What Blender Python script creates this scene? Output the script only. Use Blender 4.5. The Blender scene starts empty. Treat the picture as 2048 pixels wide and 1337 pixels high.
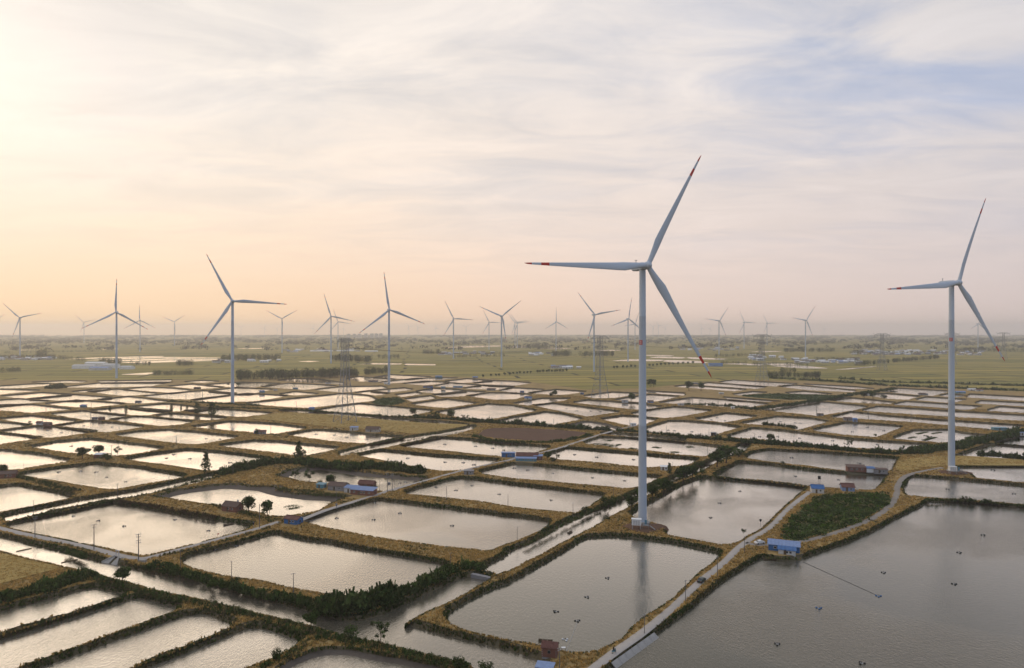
import bpy, bmesh, math, random
import numpy as np
from mathutils import Vector, Matrix
from mathutils.geometry import delaunay_2d_cdt

random.seed(7)
RNG = np.random.default_rng(11)
SC = bpy.context.scene
COL = SC.collection
R = math.radians

# ---------------------------------------------------------------- camera
CAM_H = 88.0            # drone height above the pond water, metres
FPX, W_PX, H_PX, EYE = 1365.33, 2048.0, 1337.0, 660.0   # focal length and eye level in photograph pixels
cam_d = bpy.data.cameras.new('camera'); cam = bpy.data.objects.new('camera', cam_d); COL.objects.link(cam)
cam_d.lens = 24.0; cam_d.sensor_width = 36.0; cam_d.clip_end = 60000.0; cam_d.clip_start = 0.5
cam_d.shift_y = -(H_PX / 2 - EYE) / W_PX
cam.location = (0, 0, CAM_H); cam.rotation_euler = (R(90), 0, 0)
SC.camera = cam

# ---------------------------------------------------------------- light
SUN_AZ, SUN_EL = R(-44), R(15)          # azimuth from +Y towards +X
sun_dir = Vector((math.sin(SUN_AZ) * math.cos(SUN_EL), math.cos(SUN_AZ) * math.cos(SUN_EL), math.sin(SUN_EL)))
ld = bpy.data.lights.new('sun', 'SUN'); sun = bpy.data.objects.new('sun', ld); COL.objects.link(sun)
ld.energy = 0.55; ld.angle = R(66); ld.color = (1.0, 0.80, 0.58)
sun.rotation_euler = sun_dir.to_track_quat('Z', 'Y').to_euler()
sun.location = (-300, 300, 400)

SC.view_settings.view_transform = 'Standard'; SC.view_settings.look = 'None'
SC.view_settings.exposure = 0.0; SC.view_settings.gamma = 1.0
SC.view_settings.use_curve_mapping = False
SC.render.engine = 'CYCLES'
SC.cycles.use_denoising = True
SC.cycles.max_bounces = 6; SC.cycles.diffuse_bounces = 2; SC.cycles.glossy_bounces = 3
SC.cycles.transparent_max_bounces = 4; SC.cycles.volume_bounces = 2
SC.cycles.caustics_reflective = False; SC.cycles.caustics_refractive = False


class NT:
    """small helper to write node trees"""
    def __init__(self, tree):
        self.t = tree; tree.nodes.clear()

    def n(self, kind, **kw):
        nd = self.t.nodes.new(kind)
        for k, v in kw.items():
            if k == 'ins':
                for kk, vv in v.items():
                    self.set(nd, kk, vv)
            else:
                setattr(nd, k, v)
        return nd

    def set(self, nd, key, val):
        s = nd.inputs[key]
        if isinstance(val, bpy.types.NodeSocket):
            self.t.links.new(val, s)
        elif isinstance(val, bpy.types.Node):
            self.t.links.new(val.outputs[0], s)
        else:
            if hasattr(s.default_value, '__len__') and len(s.default_value) == 4 and len(val) == 3:
                val = (*val, 1)
            s.default_value = val

    def m(self, op, a, b=0.0, c=None, clamp=False):
        nd = self.n('ShaderNodeMath', operation=op, use_clamp=clamp)
        self.set(nd, 0, a); self.set(nd, 1, b)
        if c is not None:
            self.set(nd, 2, c)
        return nd.outputs[0]

    def v(self, op, a, b=(0, 0, 0)):
        nd = self.n('ShaderNodeVectorMath', operation=op)
        self.set(nd, 0, a); self.set(nd, 1, b)
        return nd.outputs['Value'] if op in ('DOT_PRODUCT', 'LENGTH') else nd.outputs[0]

    def mix(self, f, a, b, blend='MIX'):
        nd = self.n('ShaderNodeMix', data_type='RGBA', blend_type=blend)
        self.set(nd, 0, f); self.set(nd, 6, a); self.set(nd, 7, b)
        return nd.outputs[2]

    def ramp(self, f, stops, interp='LINEAR'):
        nd = self.n('ShaderNodeValToRGB')
        cr = nd.color_ramp; cr.interpolation = interp
        while len(cr.elements) < len(stops):
            cr.elements.new(0.5)
        for e, (p, c) in zip(cr.elements, stops):
            e.position = p; e.color = (*c, 1) if len(c) == 3 else c
        self.set(nd, 0, f)
        return nd.outputs[0]

    def smooth(self, x, lo, hi):
        nd = self.n('ShaderNodeMapRange', interpolation_type='SMOOTHSTEP')
        self.set(nd, 0, x); self.set(nd, 1, lo); self.set(nd, 2, hi)
        return nd.outputs[0]

    def noise(self, vec, scale, detail=3.0, rough=0.5, dist=0.0):
        nd = self.n('ShaderNodeTexNoise')
        self.set(nd, 'Vector', vec); self.set(nd, 'Scale', scale); self.set(nd, 'Detail', detail)
        self.set(nd, 'Roughness', rough); self.set(nd, 'Distortion', dist)
        return nd.outputs[0]


# ---------------------------------------------------------------- sky: Nishita behind a thin veil of high cloud
world = bpy.data.worlds.new('World'); SC.world = world; world.use_nodes = True
T = NT(world.node_tree)
sky = T.n('ShaderNodeTexSky', sky_type='NISHITA', sun_disc=False)
sky.sun_elevation = SUN_EL; sky.sun_rotation = SUN_AZ; sky.air_density = 1.0; sky.dust_density = 3.0; sky.ozone_density = 1.0
clear = T.v('SCALE', sky.outputs[0]); clear.node.inputs['Scale'].default_value = 0.06
tc = T.n('ShaderNodeTexCoord')
dirv = T.v('NORMALIZE', tc.outputs['Generated'])
sep = T.n('ShaderNodeSeparateXYZ'); T.set(sep, 0, dirv)
dz = T.m('MAXIMUM', sep.outputs['Z'], 0.0)
sdot = T.v('DOT_PRODUCT', dirv, tuple(sun_dir))
s01 = T.m('MULTIPLY_ADD', sdot, 0.5, 0.5)
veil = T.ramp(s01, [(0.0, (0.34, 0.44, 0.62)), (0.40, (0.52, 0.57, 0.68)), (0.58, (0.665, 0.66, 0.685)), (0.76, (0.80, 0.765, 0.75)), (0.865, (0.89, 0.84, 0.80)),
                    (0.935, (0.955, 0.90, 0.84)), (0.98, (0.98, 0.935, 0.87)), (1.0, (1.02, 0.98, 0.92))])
low = T.ramp(s01, [(0.0, (0.42, 0.47, 0.58)), (0.40, (0.58, 0.54, 0.56)), (0.58, (0.735, 0.595, 0.55)), (0.76, (0.88, 0.665, 0.555)), (0.865, (1.02, 0.70, 0.485)),
                   (0.935, (1.08, 0.71, 0.42)), (0.985, (1.16, 0.78, 0.43)), (1.0, (1.18, 0.80, 0.45))])
hz = T.m('POWER', 2.718, T.m('MULTIPLY', dz, -5.6))
# the cloud sheet: noise laid on a plane high above, streaked by the wind
den = T.m('ADD', dz, 0.10)
cx = T.m('DIVIDE', sep.outputs['X'], den); cy = T.m('DIVIDE', sep.outputs['Y'], den)
cv = T.n('ShaderNodeCombineXYZ'); T.set(cv, 0, cx); T.set(cv, 1, cy)
mp = T.n('ShaderNodeMapping'); T.set(mp, 0, cv); mp.inputs['Rotation'].default_value = (0, 0, R(34)); mp.inputs['Scale'].default_value = (0.55, 1.0, 1); mp.inputs['Location'].default_value = (3.1, 0.7, 0)
n1 = T.noise(mp, 0.80, 9.0, 0.55, 0.5)
n2 = T.noise(mp, 2.6, 10.0, 0.60, 0.7)
n3 = T.m('ADD', T.m('MULTIPLY', n1, 0.62), T.m('MULTIPLY', n2, 0.38))
cover = T.smooth(n3, 0.39, 0.60)
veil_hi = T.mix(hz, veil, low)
# thin parts let the blue through, most of all away from the sun
thin = T.m('MULTIPLY', T.m('SUBTRACT', 1.0, cover), T.smooth(dz, 0.04, 0.36))
blue = T.mix(0.85, clear, T.mix(T.smooth(s01, 0.62, 0.95), (0.47, 0.56, 0.78), (0.84, 0.80, 0.785)))
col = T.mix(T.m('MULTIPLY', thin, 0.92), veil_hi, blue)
# soft modelling of the thicker cloud
shade = T.m('MULTIPLY_ADD', T.m('SUBTRACT', n2, 0.5), 0.36, 1.0)
shade = T.m('MULTIPLY_ADD', T.m('SUBTRACT', shade, 1.0), T.smooth(dz, 0.0, 0.22), 1.0)
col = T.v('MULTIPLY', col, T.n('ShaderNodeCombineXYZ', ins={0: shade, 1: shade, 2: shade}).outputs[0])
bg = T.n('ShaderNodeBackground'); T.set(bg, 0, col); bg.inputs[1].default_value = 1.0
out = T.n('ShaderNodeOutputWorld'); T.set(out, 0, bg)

# ---------------------------------------------------------------- pixel -> ground
LAND = 1.25              # height of the dike tops above the water
def drop(d):            # earth curvature (with usual refraction)
    return -d * d / 1.46e7 if d > 1500 else 0.0

def px(x, y, z=LAND):
    """point of the plane z (following the earth's curvature) that the photograph shows at pixel x, y"""
    dz_ = 0.0
    for _ in range(3):
        D = (CAM_H - z - dz_) * FPX / (y - EYE)
        dz_ = drop(D)
    return Vector(((x - W_PX / 2) / FPX * D, D, z + dz_))

def mpp(y, z=LAND):     # metres per photograph pixel at that row
    return px(1024, y, z).y / FPX

# ---------------------------------------------------------------- mesh helpers
def tag(o, label=None, cat=None, group=None, kind=None):
    if label: o['label'] = label
    if cat: o['category'] = cat
    if group: o['group'] = group
    if kind: o['kind'] = kind
    return o

def link(name, me, mats=None, parent=None):
    o = bpy.data.objects.new(name, me); COL.objects.link(o)
    if mats is not None and not me.materials:
        for m_ in (mats if isinstance(mats, (list, tuple)) else [mats]):
            me.materials.append(m_)
    if parent is not None: o.parent = parent
    return o

def empty(name, loc=(0, 0, 0), rz=0.0):
    o = bpy.data.objects.new(name, None); COL.objects.link(o)
    o.empty_display_size = 0.5; o.location = loc; o.rotation_euler = (0, 0, rz)
    return o

def fast_mesh(name, V, F, cols=None, midx=None, smooth=False):
    """V (n,3), F (m,k) all faces with the same k; cols (n,3) -> colour attribute Col"""
    V = np.ascontiguousarray(V, dtype=np.float32); F = np.ascontiguousarray(F, dtype=np.int32)
    me = bpy.data.meshes.new(name); m_, k = F.shape
    me.vertices.add(len(V)); me.vertices.foreach_set('co', V.ravel())
    me.loops.add(m_ * k); me.loops.foreach_set('vertex_index', F.ravel())
    me.polygons.add(m_); me.polygons.foreach_set('loop_start', np.arange(0, m_ * k, k, dtype=np.int32))
    me.polygons.foreach_set('loop_total', np.full(m_, k, dtype=np.int32))
    if midx is not None: me.polygons.foreach_set('material_index', np.asarray(midx, dtype=np.int32))
    if smooth: me.polygons.foreach_set('use_smooth', np.ones(m_, dtype=bool))
    if cols is not None:
        at = me.attributes.new('Col', 'FLOAT_COLOR', 'POINT')
        c4 = np.ones((len(V), 4), dtype=np.float32); c4[:, :3] = cols
        at.data.foreach_set('color', c4.ravel())
    me.update(calc_edges=True); me.validate()
    return me


class MB:
    """collects boxes, bars, tubes and polygons; build() links ONE mesh object"""
    def __init__(self):
        self.v = []; self.f = []; self.m = []

    def add(self, vs, fs, mi=0):
        b = len(self.v); self.v += [tuple(p) for p in vs]
        for f in fs:
            self.f.append(tuple(i + b for i in f)); self.m.append(mi)
        return self

    def box(self, c, s, rz=0.0, mi=0):
        x, y, z = s[0] / 2, s[1] / 2, s[2] / 2
        ca, sa = math.cos(rz), math.sin(rz)
        vs = []
        for dx, dy, dz_ in ((-x, -y, -z), (x, -y, -z), (x, y, -z), (-x, y, -z), (-x, -y, z), (x, -y, z), (x, y, z), (-x, y, z)):
            vs.append((c[0] + dx * ca - dy * sa, c[1] + dx * sa + dy * ca, c[2] + dz_))
        return self.add(vs, [(0, 3, 2, 1), (4, 5, 6, 7), (0, 1, 5, 4), (1, 2, 6, 5), (2, 3, 7, 6), (3, 0, 4, 7)], mi)

    def tube(self, pts, rad, n=6, mi=0, cap=True):
        """tube through pts, rad a number or a list"""
        pts = [Vector(p) for p in pts]; k = len(pts)
        rad = rad if isinstance(rad, (list, tuple)) else [rad] * k
        vs = []; fs = []
        for i, p in enumerate(pts):
            d = (pts[min(i + 1, k - 1)] - pts[max(i - 1, 0)]).normalized()
            a = d.orthogonal().normalized() if abs(d.z) < 0.99 else Vector((1, 0, 0))
            if abs(d.z) < 0.99:
                a = Vector((0, 0, 1)).cross(d).normalized()
            b = d.cross(a).normalized()
            for j in range(n):
                t = 2 * math.pi * j / n
                vs.append(p + (a * math.cos(t) + b * math.sin(t)) * rad[i])
        for i in range(k - 1):
            for j in range(n):
                j2 = (j + 1) % n
                fs.append((i * n + j, i * n + j2, (i + 1) * n + j2, (i + 1) * n + j))
        if cap:
            fs.append(tuple(range(n - 1, -1, -1))); fs.append(tuple((k - 1) * n + j for j in range(n)))
        return self.add(vs, fs, mi)

    def bar(self, a, b, w, mi=0):
        return self.tube([a, b], w * 0.62, 4, mi)

    def prism(self, poly, z0, z1, mi=0):
        n = len(poly)
        vs = [(p[0], p[1], z0) for p in poly] + [(p[0], p[1], z1) for p in poly]
        fs = [tuple(range(n - 1, -1, -1)), tuple(range(n, 2 * n))] + [(i, (i + 1) % n, n + (i + 1) % n, n + i) for i in range(n)]
        return self.add(vs, fs, mi)

    def mesh(self, name, mats, smooth=False):
        me = bpy.data.meshes.new(name); me.from_pydata(self.v, [], self.f); me.update()
        for m_ in (mats if isinstance(mats, (list, tuple)) else [mats]): me.materials.append(m_)
        me.polygons.foreach_set('material_index', self.m)
        if smooth: me.polygons.foreach_set('use_smooth', [True] * len(me.polygons))
        return me

    def build(self, name, mats, parent=None, smooth=False):
        return link(name, self.mesh(name, mats, smooth), None, parent)


def copy_tree(o, parent=None):
    c = o.copy(); COL.objects.link(c); c.parent = parent
    for ch in list(o.children):
        copy_tree(ch, c)
    return c

# ---------------------------------------------------------------- materials
def mat_simple(name, c, rough=0.7, var=0.12, scale=1.5, metallic=0.0, bump=0.0, spec=0.3, coords='Object'):
    m_ = bpy.data.materials.new(name); m_.use_nodes = True
    t = NT(m_.node_tree); tc_ = t.n('ShaderNodeTexCoord')
    n_ = t.noise(tc_.outputs[coords], scale, 4, 0.6)
    n2_ = t.noise(tc_.outputs[coords], scale * 7.3, 3, 0.6)
    f = t.m('ADD', t.m('MULTIPLY', n_, 0.6), t.m('MULTIPLY', n2_, 0.4))
    lo = tuple(x * (1 - var) for x in c); hi = tuple(x * (1 + var) for x in c)
    cc = t.ramp(f, [(0.3, lo), (0.7, hi)])
    b = t.n('ShaderNodeBsdfPrincipled', ins={'Base Color': cc, 'Roughness': rough, 'Metallic': metallic, 'Specular IOR Level': spec})
    if bump:
        bp = t.n('ShaderNodeBump', ins={'Height': n2_, 'Strength': bump}); t.set(b, 'Normal', bp)
    t.n('ShaderNodeOutputMaterial', ins={0: b})
    return m_

def mat_veg(name, rough=0.85, gain=1.0, trans=0.25):
    """foliage: colour from the Col attribute of the leaf"""
    m_ = bpy.data.materials.new(name); m_.use_nodes = True
    t = NT(m_.node_tree)
    a = t.n('ShaderNodeAttribute', attribute_name='Col')
    c = t.v('SCALE', a.outputs['Color']); c.node.inputs['Scale'].default_value = gain
    d = t.n('ShaderNodeBsdfDiffuse', ins={0: c, 1: 0.4})
    tr = t.n('ShaderNodeBsdfTranslucent', ins={0: c})
    mx = t.n('ShaderNodeMixShader', ins={0: trans, 1: d, 2: tr})
    t.n('ShaderNodeOutputMaterial', ins={0: mx})
    return m_

def mat_water(name, base, rough=0.07, ripple=0.42, scale=1.35, gain=2.6):
    m_ = bpy.data.materials.new(name); m_.use_nodes = True
    t = NT(m_.node_tree); g = t.n('ShaderNodeNewGeometry')
    mp_ = t.n('ShaderNodeMapping', ins={0: g.outputs['Position']}); mp_.inputs['Rotation'].default_value = (0, 0, R(24)); mp_.inputs['Scale'].default_value = (1.0, 0.55, 1)
    w1 = t.noise(mp_, scale, 4, 0.55, 0.3)
    w2 = t.noise(mp_, scale * 4.0, 3, 0.6, 0.2)
    patch = t.noise(g.outputs['Position'], 0.016, 3, 0.55, 0.5)          # gusts: calmer and rougher lanes
    h = t.m('ADD', t.m('MULTIPLY', w1, 1.0), t.m('MULTIPLY', w2, 0.32))
    amp = t.m('MULTIPLY_ADD', t.smooth(patch, 0.40, 0.62), 0.8, 0.45)
    bp = t.n('ShaderNodeBump', ins={'Height': h, 'Strength': t.m('MULTIPLY', amp, ripple), 'Distance': 0.30})
    mud = t.noise(g.outputs['Position'], 0.03, 3, 0.5)
    cc = t.ramp(mud, [(0.3, tuple(x * 0.88 for x in base)), (0.7, tuple(x * 1.12 for x in base))])
    lw = t.n('ShaderNodeLayerWeight', ins={'Blend': 0.5, 'Normal': bp})
    fac = t.m('MINIMUM', t.m('MULTIPLY_ADD', t.m('POWER', lw.outputs['Facing'], 5.0), gain, 0.02), 0.97)     # mirror-like at low angles, muddy when looked into
    df = t.n('ShaderNodeBsdfDiffuse', ins={0: cc, 'Normal': bp})
    gl = t.n('ShaderNodeBsdfAnisotropic' if False else 'ShaderNodeBsdfGlossy', ins={0: (0.97, 0.925, 0.85), 'Roughness': rough, 'Normal': bp})
    b = t.n('ShaderNodeMixShader', ins={0: fac, 1: df, 2: gl})
    t.n('ShaderNodeOutputMaterial', ins={0: b})
    return m_

def mat_ground(name, stops, s1=0.06, s2=0.9, bump=0.6):
    m_ = bpy.data.materials.new(name); m_.use_nodes = True
    t = NT(m_.node_tree); g = t.n('ShaderNodeNewGeometry')
    a = t.noise(g.outputs['Position'], s1, 5, 0.6, 0.4); b_ = t.noise(g.outputs['Position'], s2, 5, 0.65)
    f = t.m('ADD', t.m('MULTIPLY', a, 0.55), t.m('MULTIPLY', b_, 0.45))
    cc = t.ramp(f, stops)
    bp = t.n('ShaderNodeBump', ins={'Height': b_, 'Strength': bump, 'Distance': 0.6})
    b = t.n('ShaderNodeBsdfPrincipled', ins={'Base Color': cc, 'Roughness': 0.95, 'Specular IOR Level': 0.1, 'Normal': bp})
    t.n('ShaderNodeOutputMaterial', ins={0: b})
    return m_

def mat_farmland(name):
    """distant wheat and rape strips divided by ditches"""
    m_ = bpy.data.materials.new(name); m_.use_nodes = True
    t = NT(m_.node_tree); g = t.n('ShaderNodeNewGeometry')
    mp_ = t.n('ShaderNodeMapping', ins={0: g.outputs['Position']}); mp_.inputs['Rotation'].default_value = (0, 0, R(-8))
    wob = t.noise(g.outputs['Position'], 0.002, 2, 0.5)
    wv = t.v('ADD', mp_.outputs[0], t.v('SCALE', t.n('ShaderNodeCombineXYZ', ins={0: wob, 1: wob}).outputs[0]))
    wv.node.inputs[1].links[0].from_node.inputs['Scale'].default_value = 60
    br = t.n('ShaderNodeTexBrick', ins={'Vector': wv, 'Color1': (0.390, 0.300, 0.085), 'Color2': (0.220, 0.200, 0.058), 'Mortar': (0.050, 0.050, 0.025),
                                        'Scale': 1.0, 'Mortar Size': 4.2, 'Mortar Smooth': 0.3, 'Bias': 0.05, 'Brick Width': 340.0, 'Row Height': 62.0})
    br.offset = 0.37
    n_ = t.noise(g.outputs['Position'], 0.012, 5, 0.65)
    n2_ = t.noise(g.outputs['Position'], 0.0035, 4, 0.6)
    c1 = t.mix(t.smooth(n_, 0.45, 0.85), br.outputs[0], (0.320, 0.255, 0.090))
    c2 = t.mix(t.m('MULTIPLY', t.smooth(n2_, 0.56, 0.68), 0.55), c1, (0.085, 0.100, 0.045))
    b = t.n('ShaderNodeBsdfPrincipled', ins={'Base Color': c2, 'Roughness': 0.95, 'Specular IOR Level': 0.05})
    t.n('ShaderNodeOutputMaterial', ins={0: b})
    return m_

M = {}
M['dike'] = mat_ground('dike_grass', [(0.30, (0.20, 0.145, 0.065)), (0.47, (0.32, 0.22, 0.09)), (0.60, (0.40, 0.275, 0.11)), (0.75, (0.25, 0.19, 0.08))])
M['bank'] = mat_ground('bank_earth', [(0.30, (0.065, 0.058, 0.034)), (0.50, (0.105, 0.088, 0.052)), (0.70, (0.140, 0.115, 0.070))], 0.15, 1.2)
M['mud'] = mat_ground('mud', [(0.30, (0.085, 0.070, 0.055)), (0.50, (0.120, 0.100, 0.080)), (0.70, (0.150, 0.125, 0.100))], 0.12, 0.7, 0.4)
M['farm'] = mat_farmland('farmland')
M['wheat'] = mat_ground('wheat', [(0.30, (0.30, 0.215, 0.075)), (0.50, (0.40, 0.285, 0.10)), (0.62, (0.44, 0.315, 0.115)), (0.75, (0.27, 0.22, 0.08))], 0.05, 0.8)
M['stubble'] = mat_ground('stubble', [(0.30, (0.105, 0.065, 0.045)), (0.55, (0.145, 0.085, 0.055)), (0.75, (0.120, 0.095, 0.060))], 0.04, 0.5)
M['grass'] = mat_ground('green_grass', [(0.30, (0.035, 0.055, 0.018)), (0.50, (0.055, 0.080, 0.024)), (0.70, (0.090, 0.105, 0.035))], 0.05, 0.6)
M['water'] = mat_water('pond_water', (0.085, 0.076, 0.056))
M['water_calm'] = mat_water('calm_pond_water', (0.080, 0.078, 0.056), ripple=0.26, scale=1.1, gain=2.75)
M['water_rough'] = mat_water('breezy_pond_water', (0.095, 0.080, 0.058), ripple=0.58, scale=1.5, gain=2.55)
M['water_deep'] = mat_water('deep_pond_water', (0.070, 0.068, 0.048), ripple=0.48, scale=1.45, gain=1.75)
M['water_bright'] = mat_water('bright_pond_water', (0.200, 0.178, 0.138), ripple=0.50, scale=1.4, gain=4.6)  # sky sheen of the near ponds put into a paler base and raised mirror gain
M['canal'] = mat_water('canal_water', (0.120, 0.106, 0.078), ripple=0.36, gain=3.6)
M['concrete'] = mat_simple('concrete', (0.36, 0.34, 0.31), 0.9, 0.15, 0.25, coords='Generated')
M['road'] = mat_ground('road_concrete', [(0.30, (0.36, 0.325, 0.285)), (0.55, (0.44, 0.40, 0.355)), (0.75, (0.49, 0.45, 0.40))], 0.08, 0.8, 0.2)
M['track'] = mat_ground('dirt_track', [(0.30, (0.22, 0.19, 0.16)), (0.55, (0.30, 0.265, 0.225)), (0.75, (0.35, 0.31, 0.26))], 0.08, 0.8, 0.3)
M['veg'] = mat_veg('foliage')
M['grassblade'] = mat_veg('grass_blades', trans=0.45)
M['bark'] = mat_simple('bark', (0.085, 0.065, 0.048), 0.95, 0.3, 3.0)
M['turbine'] = mat_simple('turbine_paint', (0.46, 0.525, 0.60), 0.45, 0.03, 0.15, spec=0.4)
M['red'] = mat_simple('red_paint', (0.50, 0.035, 0.025), 0.5, 0.08, 0.8)
M['white'] = mat_simple('white_paint', (0.76, 0.76, 0.74), 0.6, 0.08, 1.0)
M['steel'] = mat_simple('galvanised_steel', (0.27, 0.28, 0.285), 0.5, 0.15, 1.5, metallic=0.4)
M['dark'] = mat_simple('dark_rubber', (0.012, 0.013, 0.015), 0.6, 0.2, 3)
M['glass'] = mat_simple('window_glass', (0.03, 0.035, 0.045), 0.12, 0.2, 1, spec=0.6)
M['pole'] = mat_simple('pole_concrete', (0.16, 0.15, 0.14), 0.9, 0.15, 1.0)
M['wood'] = mat_simple('weathered_wood', (0.13, 0.095, 0.06), 0.9, 0.25, 2.0)
M['bamboo'] = mat_simple('bamboo_boom', (0.20, 0.145, 0.07), 0.9, 0.25, 2.0)
M['brick'] = mat_simple('brick', (0.21, 0.10, 0.07), 0.9, 0.3, 2.5)
M['tile'] = mat_simple('roof_tile', (0.155, 0.075, 0.060), 0.9, 0.40, 1.3)
M['tile_brown'] = mat_simple('brown_roof', (0.14, 0.095, 0.075), 0.9, 0.3, 2.0)
M['blue'] = mat_simple('blue_sheet', (0.045, 0.135, 0.32), 0.6, 0.30, 1.2)
M['blue_light'] = mat_simple('light_blue_sheet', (0.20, 0.28, 0.46), 0.6, 0.28, 1.2)
M['teal'] = mat_simple('teal_sheet', (0.10, 0.24, 0.30), 0.55, 0.2, 1.0)
M['car'] = mat_simple('dark_car_paint', (0.02, 0.045, 0.045), 0.3, 0.1, 1.0, spec=0.5)
M['grey'] = mat_simple('grey_render', (0.26, 0.25, 0.25), 0.9, 0.2, 1.0)
M['pale'] = mat_simple('pale_render', (0.55, 0.54, 0.52), 0.85, 0.15, 0.8)
M['plaster'] = mat_simple('cream_plaster', (0.45, 0.40, 0.34), 0.9, 0.18, 0.8)
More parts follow.
